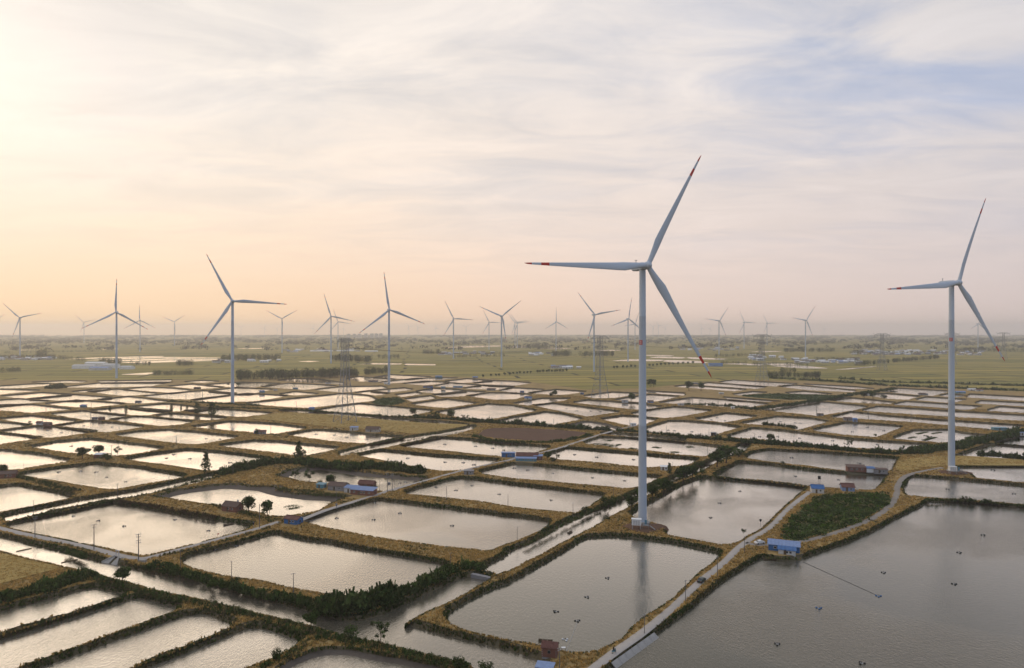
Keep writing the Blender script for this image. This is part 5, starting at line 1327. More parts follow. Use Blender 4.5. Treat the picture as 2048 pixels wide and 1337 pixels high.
PYL = [(690, 845, 'nearest lattice pylon standing in the golden wheat field'), (1200, 796, 'second lattice pylon, left of the tall turbine tower'), (1524, 762, 'third lattice pylon, right of the long lower blade'),
       (1764, 741, 'fourth lattice pylon, over the right fields'), (1904, 729, 'fifth lattice pylon, hidden behind the right turbine tower'), (2007, 719, 'farthest lattice pylon at the right edge')]
SPAN = ['first to second pylon', 'second to third pylon', 'third to fourth pylon', 'fourth to fifth pylon', 'fifth to sixth pylon']
WIRE = ['far outer upper', 'far inner upper', 'near inner upper', 'near outer upper', 'far lower', 'near lower']
def build_pylons():
    parts = pylon_parts(); pos = []
    a = math.atan2(-.74, .67)
    for x, y, lab in PYL:
        p = px(x, y); o = empty('lattice_pylon', p, a); tag(o, lab, 'pylon', 'pylons of the power line')
        for n_, me in parts: link(n_, me, None, o)
        pos.append(p)
        if x == 690:
            PADS.append((p.x, p.y, 3))
    ends = [(-15, 70.4), (-8.5, 70.4), (8.5, 70.4), (15, 70.4), (-10, 59.2), (10, 59.2)]
    c, s = math.cos(a), math.sin(a)
    for k in range(len(pos) - 1):
        for j, (ex, ez) in enumerate(ends):
            A = Vector((pos[k].x + ex * c, pos[k].y + ex * s, pos[k].z + ez)); B = Vector((pos[k + 1].x + ex * c, pos[k + 1].y + ex * s, pos[k + 1].z + ez))
            n = 18; pts = []
            for i in range(n + 1):
                t = i / n; q = A.lerp(B, t); q.z -= 9.5 * 4 * t * (1 - t); pts.append(q)
            mb = MB(); mb.tube(pts, .055, 3); tag(mb.build('power_line', M['dark']), 'power line from ' + SPAN[k] + ', ' + WIRE[j] + ' wire', 'cable', 'power lines between the pylons')

# ================================================================ LABEL HELPER
MARKS = [(581, 1047, 'the blue hut'), (458, 1022, 'the brown roofed brick house'), (705, 985, 'the blue farmstead'), (1055, 918, 'the red roofed pond farm'), (1718, 942, 'the long brown pond house'), (1636, 982, 'the blue roofed white hut'),
         (1567, 1105, 'the big blue shed'), (1103, 1305, 'the brick hut'), (937, 950, 'the grey pump hut'), (1285, 1048, 'the tall turbine foot'), (1903, 945, 'the right turbine foot'), (690, 845, 'the nearest pylon'), (1200, 796, 'the second pylon'), (1524, 762, 'the third pylon'),
         (465, 808, 'the tallest left turbine'), (778, 770, 'the turbine left of centre'), (412, 946, 'the tall narrow dike tree'), (197, 914, 'the white roofed left hut'), (222, 1115, 'the sluice gate'), (515, 868, 'the small blue middle hut'), (750, 866, 'the wheat field farm'),
         (1267, 851, 'the white lane container'), (1428, 871, 'the dark box hut'), (1339, 948, 'the black cypress'), (1308, 892, 'the weedy pond'), (1070, 872, 'the brown bare field'), (1880, 874, 'the striped weed pond'), (1705, 842, 'the long dark right shed'), (2003, 860, 'the teal right building'),
         (597, 924, 'the thicket tree'), (280, 1118, 'the lane bend'), (700, 1225, 'the bushy canal point'), (1475, 1098, 'the lane fork'), (165, 815, 'the far left blue hut'), (195, 839, 'the pair of far left huts'), (110, 777, 'the far left bush mound'), (380, 825, 'the row of pond trees'), (85, 850, 'the far left farm'), (640, 1020, 'the muddy ponds'), (1665, 1030, 'the vegetable plot')]
USED = set()
def where(x, y, head):
    """a phrase that singles the thing out by the nearest landmark"""
    ms = sorted(MARKS, key=lambda m_: math.hypot(m_[0] - x, (m_[1] - y) * 2.0))
    for far in ('', 'further '):
        for m_ in ms[:9]:
            dx, dy = x - m_[0], (y - m_[1])
            if abs(dx) > abs(dy) * 2.2: rel = 'right of' if dx > 0 else 'left of'
            elif abs(dy) > abs(dx) * 0.9: rel = 'nearer than' if dy > 0 else 'beyond'
            else: rel = ('nearer and ' if dy > 0 else 'beyond and ') + ('right of' if dx > 0 else 'left of')
            lab = f'{head} {far}{rel} {m_[2]}'
            if lab not in USED:
                USED.add(lab); return lab
    return head

# ================================================================ UTILITY POLES
POLES = [(70,1075,1033,2),(67,1026,1001,1),(188,1100,1049,2),(277,1122,1068,4),(361,1136,1102,1),(463,1159,1123,1),(587,1192,1147,1),(235,996,968,1),(338,975,952,1),(47,936,925,1),(223,911,891,1),(352,889,874,1),(466,949,928,1),(51,878,865,0),
 (519,1056,1008,0),(759,983,960,0),(775,984,946,3),(784.5,983,948,2),(789,976,958,0),(882,953,934,1),(952,938,918,1),(893,1000,973,1),(1016,1015,988,0),(673,1017,984,1),(766,889,877,1),(901,1136,1106,1),(1034.5,1081,1053,1),(1096.5,1055,1030,0),(1146,1033,1006,1),(1227,994,973,1),
 (1026,911,898,1),(1380,929,913,0),(1415,911,892,1),(1345,939,924,1),(1435,1154,1114,1),(1489,1106,1073,1),(1371,1204,1161,1),(1289,1268,1229,1),(1119,1345,1296,2),(1775.5,944,928,0),(1785,946,926,1),(1805,911,896,1),(1509,882,867,1),(1418,872,857,0),(1633,829,811,1),(1658.6,825,814,0),
 (1686,821,810,0),(1552.5,824,808,0),(1436,813,796,0),(1495,814,803,0),(1385,808,796,0),(1737,839,819,0),(1822,846,825,0),(1879,777.5,767,0),(1975,884,871,1),(92,823,806,0),(182.5,816,803,0),(286,808,796,0),(239,807,797,0),(334,803,786,0),(181,840,824,0),(85.5,848,832,0),(238,859,846,0),
 (144,872,855,0),(372,799,783,0),(405,796,777,0),(353,891,874,0),(541.6,867,850,1),(485.6,832,821,0),(593,816,804,1),(550,810,799,0),(588,779,765,0),(624,850,840,0),(775,833,818,1),(1107,852,838,0),(1259.5,852,840,1),(1332.6,866,851,0),(1204,869,854,1),(1178.5,876,866,0),(1138,889,879,0),(1079,901,892,0),(1337,808,791,0),(1238,796,780,0),(1327,799,791,0)]
def pole_mesh(arms):
    """unit pole 1 m tall, modelled at 10 m and shrunk"""
    res = []; p = MB(); p.tube([(0, 0, -.6), (0, 0, 10)], [.19, .12], 8); res.append(('post', p.mesh('post', M['pole'])))
    for i in range(min(arms, 4)):
        z = 9.7 - (0 if i == 0 else .9 * i + (.4 if i > 1 else 0)); w = 2.0 if i == 0 else 1.7
        a = MB(); a.box((0, .16, z), (w, .12, .14)); ar = a.mesh('cross_arm', M['steel']); res.append(('cross_arm', ar))
        for dx in (-.85, 0, .85):
            q = MB(); q.tube([(dx * w / 2, .16, z + .05), (dx * w / 2, .16, z + .34)], .06, 6); res.append(('insulator', q.mesh('insulator', M['white'])))
    if arms == 3:
        t = MB(); t.box((.9, 0, 4.2), (1.2, .9, 1.4)); res.append(('transformer', t.mesh('transformer', M['grey'])))
    return res
def build_poles():
    protos = {k: pole_mesh(k) for k in (0, 1, 2, 3, 4)}
    for x, y, yt, arms in POLES:
        p = px(x, y); h = (y - yt) * p.y / FPX
        o = empty('utility_pole', p, R(35)); s = h / 10.0; wide = min(1.4, max(1.0, p.y / 420)); o.scale = (s * wide, s * wide, s)
        kind = {0: 'bare pole', 1: 'utility pole with one cross arm', 2: 'utility pole with two cross arms', 3: 'pole carrying a transformer', 4: 'tall utility pole with four cross arms'}[arms]
        tag(o, where(x, y, kind), 'utility pole', 'utility poles on the dikes')
        for n_, me in protos[arms]: link(n_, me, None, o)

# ================================================================ PADDLE AERATORS
AER = {
 'the bright pond inside the concrete lane': [(147,1033),(197,1042),(248,1053),(350,1040),(417,1062)],
 'the left pond below the white roofed hut': [(117,945),(161,943),(192,945),(214,955),(252,964)],
 'the pond with the tall narrow tree': [(333,917),(347,910),(380,918),(459,926)],
 'the pond right of the blue hut': [(673,1037),(748,1040),(800,1027),(905,1052),(750,1006)],
 'the pond left of the canal with two poles': [(872,975),(944,972),(912,981),(999,989),(1102,1001)],
 'the pond above the dark thicket': [(890,925),(927,926),(948,930),(815,917)],
 'the pond left of the red roofed pond farm': [(890,889),(952,893),(986,897),(1008,901)],
 'the pond below the red roofed pond farm': [(1028,937),(1055,941),(1106,947),(1185,956),(1249,962)],
 'the pond below the weedy pond': [(1149,910),(1194,915),(1267,920)],
 'the pond right of the tall turbine foot': [(1480,983),(1440,1007),(1421,1036)],
 'the pond beside the long brown house': [(1591,953),(1677,960)],
 'the pond above the long brown house': [(1584,916),(1719,927)],
 'the long pond above the dark belt': [(1556,874),(1599,877),(1520,874),(1666,882),(1755,890)],
 'the pond below the tall turbine': [(1215,1157),(1174,1195),(1111,1224),(1155,1243),(1131,1280)],
 'the wide lower right pond': [(1967,1071),(1919,1106),(1767,1146),(1909,1169),(1757,1193),(1638,1217),(1554,1289),(1723,1327)],
 'the pond below the right turbine': [(1896,979),(2027,988)],
 'the pond right of the right turbine': [(1987,941)],
 'the foreground pond above the bushy point': [(430,1100),(472,1093)],
 'the left pond with the bush trees behind': [(143,893)],
 'the pond left of the small blue middle hut': [(412,878),(440,879)],
 'the pond below the wheat field farm': [(694,875),(735,879),(632,869),(669,871)],
 'the half dry pond': [(811,965),(800,967)],
 'the pond left of the dark box hut': [(1337,861),(1349,862),(1384,864)],
 'the pond beside the second pylon': [(1133,818),(1154,822),(1182,823),(1201,824)],
 'the sunken pond beyond the dark box hut': [(1423,840),(1434,836),(1450,842)],
 'the pond with the clump of bushes': [(1561,844),(1590,846),(1601,847)],
 'the pond left of the striped weed pond': [(1704,864),(1735,855),(1768,862)],
 'the far left pond by the farm road': [(224,855),(168,852)], 'the far left pond below the farm': [(95,862),(123,866)],
}
def aerator_parts(col):
    res = []
    for (dx, dy) in ((-.95, -.35), (.75, -.55), (.15, .75)):
        f = MB(); n = 8
        for i, (z, r) in enumerate(((-.18, .12), (-.1, .30), (.12, .36), (.30, .26), (.36, .05))):
            for j in range(n): f.v.append((dx + 1.25 * r * math.cos(2 * math.pi * j / n), dy + r * math.sin(2 * math.pi * j / n), z))
            if i:
                for j in range(n): f.f.append(((i - 1) * n + j, (i - 1) * n + (j + 1) % n, i * n + (j + 1) % n, i * n + j)); f.m.append(0)
        res.append(('float', f.mesh('float', M[col], smooth=True)))
    fr = MB()
    for a, b in (((-.95, -.35), (.75, -.55)), ((.75, -.55), (.15, .75)), ((.15, .75), (-.95, -.35))): fr.bar((*a, .34), (*b, .34), .05)
    res.append(('frame', fr.mesh('frame', M['steel'])))
    mt = MB(); mt.tube([(-.05, -.05, .3), (-.05, -.05, .6)], .14, 8); res.append(('motor', mt.mesh('motor', M['dark'])))
    im = MB()
    for k in range(6): im.box((.55 * math.cos(k * 1.047) * .6 - .05, .55 * math.sin(k * 1.047) * .6 - .05, .05), (.3, .08, .16), k * 1.047)
    res.append(('impeller', im.mesh('impeller', M['white'])))
    return res
def build_aerators():
    pr = {c: aerator_parts(c) for c in ('dark', 'blue', 'white')}
    ordn = ['leftmost', 'second from left', 'third from left', 'fourth from left', 'fifth from left', 'sixth from left', 'seventh from left', 'eighth from left']
    for pond, pts in AER.items():
        for i, (x, y) in enumerate(sorted(pts)):
            p = px(x, y, 0.0); c = 'blue' if (x, y) in ((1757, 1193), (1638, 1217)) else 'white' if (x, y) == (1131, 1280) else 'dark'
            o = empty('aerator', p, random.random() * 6.28); s = 0.8 if p.y < 420 else 1.05; o.scale = (s, s, s)
            nm = ordn[i] if len(pts) > 1 else 'only'
            colw = {'dark': 'black', 'blue': 'blue', 'white': 'white'}[c]
            tag(o, f'{colw} float aerator, {nm} in {pond}', 'aerator', 'paddle aerators floating in the ponds')
            for n_, me in pr[c]: link(n_, me, None, o)

# ================================================================ BUILDINGS
def house(x, y, w, d, h, yaw, wall, roof, label, rt='gable', rise=1.2, wins=3, door=True, name='house', cat='house', over=.35, ribs=False, z=LAND, roof2=None, chim=False, stilts=False):
    """x, y: pixel of the middle of the front wall foot; w along the wall, d deep, h eaves height, metres"""
    p = px(x, y, z); PADS.append((p.x, p.y, max(w, d) * .55 + .6))
    a = R(yaw); c = Vector((p.x - math.sin(a) * d / 2, p.y + math.cos(a) * d / 2, p.z))
    o = empty(name, c, a); tag(o, label, cat)
    wl = MB()
    if rt == 'gable':
        hw, hd = w / 2, d / 2
        wl.add([(-hw, -hd, -.5), (hw, -hd, -.5), (hw, hd, -.5), (-hw, hd, -.5), (-hw, -hd, h), (hw, -hd, h), (hw, hd, h), (-hw, hd, h), (-hw, 0, h + rise), (hw, 0, h + rise)],
               [(0, 3, 2, 1), (0, 1, 5, 4), (2, 3, 7, 6), (1, 2, 6, 9, 5), (3, 0, 4, 8, 7), (4, 5, 9, 8), (6, 7, 8, 9)])
    else: wl.box((0, 0, h / 2 - .25), (w, d, h + .5))
    wo = wl.build('wall', M[wall], o)
    def slope(y0, z0, y1, z1, mk, nm='roof'):
        t = .14; W2 = w / 2 + over
        rb = MB(); rb.add([(-W2, y0, z0), (W2, y0, z0), (W2, y1, z1), (-W2, y1, z1), (-W2, y0, z0 + t), (W2, y0, z0 + t), (W2, y1, z1 + t), (-W2, y1, z1 + t)],
                          [(0, 3, 2, 1), (4, 5, 6, 7), (0, 1, 5, 4), (1, 2, 6, 5), (2, 3, 7, 6), (3, 0, 4, 7)])
        ro = rb.build(nm, M[mk], o)
        if ribs:
            n = max(3, int(w / 1.15))
            for i in range(n + 1):
                xx = -W2 + .06 + (2 * W2 - .12) * i / n
                MB().bar((xx, y0, z0 + t + .04), (xx, y1, z1 + t + .04), .12).build('roof_rib', M[mk], ro)
        return ro
    if rt == 'gable':
        k = rise / (d / 2); e = over
        slope(-d / 2 - e, h - k * e + .02, .03, h + rise + .02, roof); r2 = slope(d / 2 + e, h - k * e + .02, -.03, h + rise + .05, roof2 or roof)
        MB().box((0, 0, h + rise + .2), (w + 2 * over, .3, .14)).build('ridge', M[roof], o)
        if chim: MB().box((w * .3, d * .1, h + rise + .3), (.6, .6, 1.5)).build('chimney', M['pale'], r2)
    elif rt == 'shed': slope(-d / 2 - over, h + .02, d / 2 + over, h + rise + .02, roof)
    else:
        rb = MB(); rb.box((0, 0, h + .1), (w + 2 * over, d + 2 * over, .18)); rb.build('roof', M[roof], o)
    if door: MB().box((-w * .12, -d / 2 - .03, 1.0), (.95, .08, 2.0)).build('door', M['wood'], o)
    for i in range(wins):
        xx = -w / 2 + w * (i + .75) / (wins + .5)
        if door and abs(xx + w * .12) < .95: xx += 1.25
        if abs(xx) > w / 2 - .5: continue
        f = MB().box((xx, -d / 2 - .02, h * .58), (1.0, .07, .95)).build('window', M['white'], o)
        MB().box((xx, -d / 2 - .06, h * .58), (.84, .03, .8)).build('pane', M['glass'], f)
    s_ = MB().box((w / 2 + .02, 0, h * .55), (.07, .9, .85)).build('window', M['glass'], o)
    return o

def build_buildings():
    h = house
    h(581, 1049, 7.2, 4.2, 2.3, -22, 'blue', 'tile', 'small blue hut with red and white roof beside the lane end', rise=.9, wins=2, name='hut', cat='hut', roof2='white')
    h(458, 1024, 8.6, 5.0, 2.6, -20, 'brick', 'tile_brown', 'brick house with brown gable roof and white chimney left of two round trees', rise=1.6, wins=2, chim=True)
    h(672, 982, 10, 5.5, 2.6, -16, 'grey', 'tile_brown', 'brown roofed farm building at the left of the blue farmstead', rise=1.4, wins=2)
    h(699, 986, 6.5, 4, 2.5, -16, 'pale', 'blue_light', 'pale blue roofed middle hut of the farmstead', 'shed', .6, 1, name='hut', cat='hut', ribs=True)
    h(723, 991, 13, 5, 2.6, -16, 'brick', 'blue_light', 'long open shed with light blue roof at the farmstead road end', 'shed', .8, 4, name='shed', cat='shed', ribs=True)
    h(640, 977, 4.5, 3, 2, -16, 'teal', 'teal', 'little teal tarpaulin hut at the far left of the farmstead', 'shed', .4, 0, name='hut', cat='hut')
    h(731, 978, 9, 4, 2.8, -16, 'brick', 'tile', 'red tiled house behind the light blue shed', rise=1.3, wins=1)
    h(1016, 915, 9.0, 4.0, 2.9, -8, 'blue', 'blue_light', 'deep blue box hut left of the red roofed pond farm', 'flat', wins=2, name='hut', cat='hut')
    h(1054, 920, 14.5, 5, 2.6, -6, 'grey', 'tile', 'long red roofed house of the pond farm with blue awning', rise=1.7, wins=4, name='house')
    h(1052, 923, 13.5, 2.2, 1.7, -6, 'teal', 'blue_light', 'blue awning lean-to in front of the red roofed pond house', 'shed', .7, 4, door=False, name='lean_to', cat='shed', ribs=True)
    h(1076, 921, 5.5, 4.5, 2.6, -6, 'brick', 'blue_light', 'orange brick block with blue roof at the right of the pond farm', 'shed', .5, 1, name='hut', cat='hut')
    h(1714, 944, 10.5, 4.5, 2.6, -10, 'brick', 'tile_brown', 'long brown pond house beside its bright blue awning', 'shed', .9, 3)
    h(1742, 945.5, 4.5, 3.2, 2.4, -10, 'white', 'blue', 'small white stall with bright blue roof beside the brown pond house', 'shed', .6, 0, door=False, name='stall', cat='stall')
    h(1762, 947, 7.5, 3.5, 2.2, -10, 'grey', 'tile_brown', 'low grey hut at the right of the brown pond house', 'shed', .4, 2, name='hut', cat='hut')
    h(1636, 987, 6.0, 5.5, 2.5, -14, 'pale', 'blue', 'white hut with bright blue roof and water tank', rise=1.4, wins=1, name='hut', cat='hut')
    h(1697, 983, 6.2, 5.0, 2.2, -12, 'blue_light', 'tile', 'hut with dark red roof right of the blue roofed white hut', rise=1.5, wins=1, name='hut', cat='hut')
    h(1568, 1104, 11.4, 4.6, 2.3, -21, 'blue', 'blue_light', 'big shed with ribbed light blue roof at the pond edge', 'shed', .8, 3, name='shed', cat='shed', ribs=True)
    h(1574, 1110, 6.2, 2.6, 1.7, -21, 'pale', 'blue', 'white lean-to with bright blue roof before the big blue shed', 'shed', .7, 2, name='lean_to', cat='shed', ribs=True)
    h(937, 950, 5.5, 3.6, 2.2, -4, 'grey', 'grey', 'grey concrete pump hut straddling the lane bank', 'flat', wins=1, name='pump_hut', cat='hut')
    h(513, 868, 4.2, 3, 2.2, 8, 'blue', 'blue', 'small blue hut under a round bush in the middle left', 'flat', wins=0, name='hut', cat='hut')
    h(524, 869, 5.5, 3.5, 2.2, 8, 'grey', 'tile', 'red roofed shack beside the small blue middle hut', rise=.9, wins=1, name='shack', cat='hut')
    h(707, 861.5, 6.5, 4.0, 2.6, -5, 'pale', 'blue_light', 'pale blue hut at the left of the wheat field farm', 'shed', .5, 1, name='hut', cat='hut')
    h(744, 865, 11.5, 5.5, 2.6, -8, 'plaster', 'tile_brown', 'brown roofed farmhouse at the edge of the wheat field', rise=1.8, wins=3)
    h(197, 917, 6, 4, 2.4, 5, 'brick', 'white', 'left farm hut with white sheet roof between dark trees', 'shed', .5, 1, name='hut', cat='hut')
    h(14, 957, 8, 5, 2.6, 20, 'brick', 'tile_brown', 'farm hut with brown roof at the left edge of the picture', rise=1.2, wins=2, name='hut', cat='hut')
    h(1267, 852.5, 5.0, 3.0, 2.3, 5, 'white', 'white', 'small white container on the lane left of the tall tower', 'flat', wins=1, name='container', cat='container')
    h(1428, 872, 4.0, 3.2, 2.4, -6, 'dark', 'grey', 'dark box hut on the dike right of the tall tower', 'flat', wins=1, name='hut', cat='hut')
    h(1328, 941, 4.2, 3.2, 2.0, -15, 'pale', 'white', 'tiny white hut left of the black cypress', 'shed', .4, 1, name='hut', cat='hut')
    T_ = [(165, 815.5, 9, 'teal', 'blue', 'far left blue hut on a pond dike', 'shed'), (275, 806, 9, 'grey', 'grey', 'far grey hut on a left pond dike', 'flat'), (187, 840, 6, 'grey', 'grey', 'left grey hut of the pair of far left huts', 'flat'), (201, 841, 7, 'brick', 'tile_brown', 'brown mound roofed hut of the pair of far left huts', 'gable'),
          (77, 850, 7, 'pale', 'tile', 'far left farm house with pale gable', 'gable'), (93, 852, 9, 'brick', 'tile_brown', 'brown roofed barn of the far left farm', 'gable'), (622, 821, 8, 'blue_light', 'blue', 'blue hut with a frame beside the far hedge', 'shed'), (590, 779, 9, 'teal', 'blue_light', 'far blue hut below two thin poles', 'flat'), (550, 782, 6, 'pale', 'grey', 'far pale hut left of the two thin poles', 'flat'),
          (523, 786, 9, 'teal', 'blue', 'far teal hut on the pond dike right of the left turbine', 'gable'), (655, 768.5, 10, 'pale', 'grey', 'far pale shed left of the nearest pylon top ponds', 'flat'), (393, 779, 12, 'wood', 'tile_brown', 'far thatched hut with a tree left of the left turbine', 'gable'), (745, 765, 20, 'grey', 'tile_brown', 'long dark far house left of the turbine left of centre', 'gable'),
          (855, 776, 18, 'blue', 'tile_brown', 'dark blue far house among the middle ponds', 'gable'), (886, 778, 8, 'grey', 'teal', 'little round teal hut among the middle ponds', 'gable'), (915, 776, 18, 'blue_light', 'teal', 'light teal far building among the middle ponds', 'flat'), (982, 781.5, 16, 'grey', 'tile_brown', 'dark roofed far house right of the teal building', 'gable'), (877, 755.5, 16, 'teal', 'blue_light', 'far blue building at the field edge, left of two', 'gable'), (950, 757, 12, 'grey', 'blue_light', 'far blue building at the field edge, right of two', 'gable'),
          (1056, 799, 12, 'pale', 'blue', 'far white house with blue roof below the field', 'gable'), (1044, 785.5, 7, 'blue', 'blue', 'far bright blue hut below the field', 'flat'), (1164, 789.5, 6, 'blue', 'blue', 'far bright blue hut by the second pylon', 'flat'), (1386, 769, 22, 'grey', 'grey', 'long grey far shed at the edge of the right fields', 'flat'), (1443, 789, 8, 'pale', 'white', 'far white pump house on stilts in the right marsh', 'flat'),
          (1922, 787.5, 16, 'teal', 'blue_light', 'teal far building right of the right tower', 'gable'), (1945, 782, 14, 'pale', 'white', 'white far house with pale roof right of the right tower, left of two', 'gable'), (1960, 783, 12, 'pale', 'tile', 'white far house right of the right tower, right of two', 'gable'), (1845, 791, 10, 'grey', 'tile_brown', 'brown far hut on the right pond dike', 'gable'), (1853, 791, 6, 'pale', 'grey', 'pale far hut touching the brown one on the right pond dike', 'flat'),
          (2003, 861.5, 15, 'teal', 'teal', 'long teal building at the right edge', 'flat'), (1697, 842, 10, 'grey', 'tile_brown', 'long dark shed on the golden dike at right', 'shed'), (1711, 844, 5, 'blue_light', 'blue', 'small blue hut at the end of the long dark right shed', 'shed'), (1641, 832, 8, 'grey', 'tile_brown', 'low dark hut beside the tall right poles', 'flat'), (2046, 871, 6, 'pale', 'blue_light', 'small pale hut cut by the right edge', 'flat'),
          (1362, 811.5, 9, 'pale', 'grey', 'pale ruined hut in the hedge right of the tall tower', 'flat'), (1735, 792, 10, 'pale', 'white', 'small white pond hut under the right trees', 'flat'), (1301, 806.5, 9, 'blue_light', 'tile_brown', 'hut with dark roof right of the tall tower far off', 'gable'), (1250, 805, 10, 'pale', 'grey', 'low pale hut under the big dark round tree', 'flat'), (1466, 818, 5, 'white', 'white', 'tiny white hut by the far right hedge', 'flat')]
    for x, y, w, wa, ro, lab, rt in T_:
        w = w * .75
        h(x, y, w, max(2.8, w * .45), 2.1, -8, wa, ro, lab, rt, .9, max(1, int(w / 5)), name='hut' if w < 9 else 'house', cat='hut' if w < 9 else 'house')
    brick_hut(); water_tank()

def brick_hut():
    p = px(1101, 1316); PADS.append((p.x, p.y + 1.5, 3.6)); o = empty('brick_hut', (p.x, p.y + 1.7, p.z), R(-14)); tag(o, 'little red brick hut with tiled roof at the bottom pond corner', 'hut')
    w, d, h, bh, bl = 4.0, 3.2, 2.5, .25, .5
    core = MB(); core.box((0, 0, h / 2 - .3), (w - .08, d - .08, h + .6)); wall = core.build('wall', M['grey'], o)
    me1 = MB().box((0, 0, 0), (bl - .03, .06, bh - .03)).mesh('brick', M['brick'])
    rows = int(h / bh); k = 0
    for r in range(rows):
        for side in range(4):
            L_ = w if side % 2 == 0 else d; n = int(L_ / bl); off = (bl / 2 if r % 2 else 0)
            for i in range(n):
                u = -L_ / 2 + bl / 2 + i * bl + (off if off else 0)
                if u > L_ / 2 - bl / 4: continue
                if side == 0 and abs(u) < .5 and 1.0 < r * bh + .1 < 1.9: continue
                if side in (2,): continue                        # the back is hidden against the dike
                b = link('brick', me1, None, wall); z = r * bh + bh / 2
                b.location = {0: (u, -d / 2, z), 1: (w / 2, u, z), 2: (u, d / 2, z), 3: (-w / 2, u, z)}[side]; b.rotation_euler = (0, 0, [0, R(90), 0, R(90)][side])
    f = MB().box((0, -d / 2 - .01, 1.45), (.8, .1, .8)).build('window', M['wood'], o); MB().box((0, -d / 2 - .07, 1.45), (.6, .03, .6)).build('pane', M['glass'], f)
    mb = MB(); rise = 1.0
    def sl(y0, z0, y1, z1):
        m_ = MB(); t = .1; W2 = w / 2 + .25
        m_.add([(-W2, y0, z0), (W2, y0, z0), (W2, y1, z1), (-W2, y1, z1), (-W2, y0, z0 + t), (W2, y0, z0 + t), (W2, y1, z1 + t), (-W2, y1, z1 + t)], [(0, 3, 2, 1), (4, 5, 6, 7), (0, 1, 5, 4), (1, 2, 6, 5), (2, 3, 7, 6), (3, 0, 4, 7)])
        ro = m_.build('roof', M['tile'], o)
        tl = MB().tube([(0, 0, 0), (0, y1 - y0, z1 - z0)], .11, 6).mesh('tile_row', M['tile'])
        for i in range(12):
            q = link('tile_row', tl, None, ro); q.location = (-W2 + .15 + i * (2 * W2 - .3) / 11, y0, z0 + t)
    sl(-d / 2 - .3, h - .1, 0, h + rise); sl(d / 2 + .3, h - .1, 0, h + rise)
    gb = MB()
    for s in (-1, 1): gb.add([(s * (w / 2 - .05), -d / 2, h), (s * (w / 2 - .05), d / 2, h), (s * (w / 2 - .05), 0, h + rise)], [(0, 1, 2)])
    gb.build('gable', M['brick'], o)
    q = px(1127, 1302, .5); t = empty('feed_table', (q.x, q.y, q.z)); tag(t, 'small white topped feed platform beside the brick hut', 'platform')
    MB().box((0, 0, .9), (1.1, .8, .1)).build('top', M['white'], t)
    for dx in (-.45, .45):
        for dy in (-.3, .3): MB().box((dx, dy, .2), (.07, .07, 1.4)).build('leg', M['wood'], t)
    q = px(1086, 1352); house(1088, 1352, 4.0, 3.0, 1.9, -14, 'pale', 'blue_light', 'light blue roofed hut cut by the bottom edge', 'flat', wins=0, name='hut', cat='hut', z=.8)

def water_tank():
    p = px(1641, 977); o = empty('water_tank', (p.x, p.y + 1.5, p.z + .6)); tag(o, 'dark round water tank on a stand behind the blue roofed hut', 'tank')
    MB().tube([(0, 0, 4.2), (0, 0, 5.8)], .75, 12).build('drum', M['dark'], o)
    for dx in (-.5, .5):
        for dy in (-.5, .5): MB().bar((dx, dy, 0), (dx, dy, 4.2), .12).build('leg', M['steel'], o)

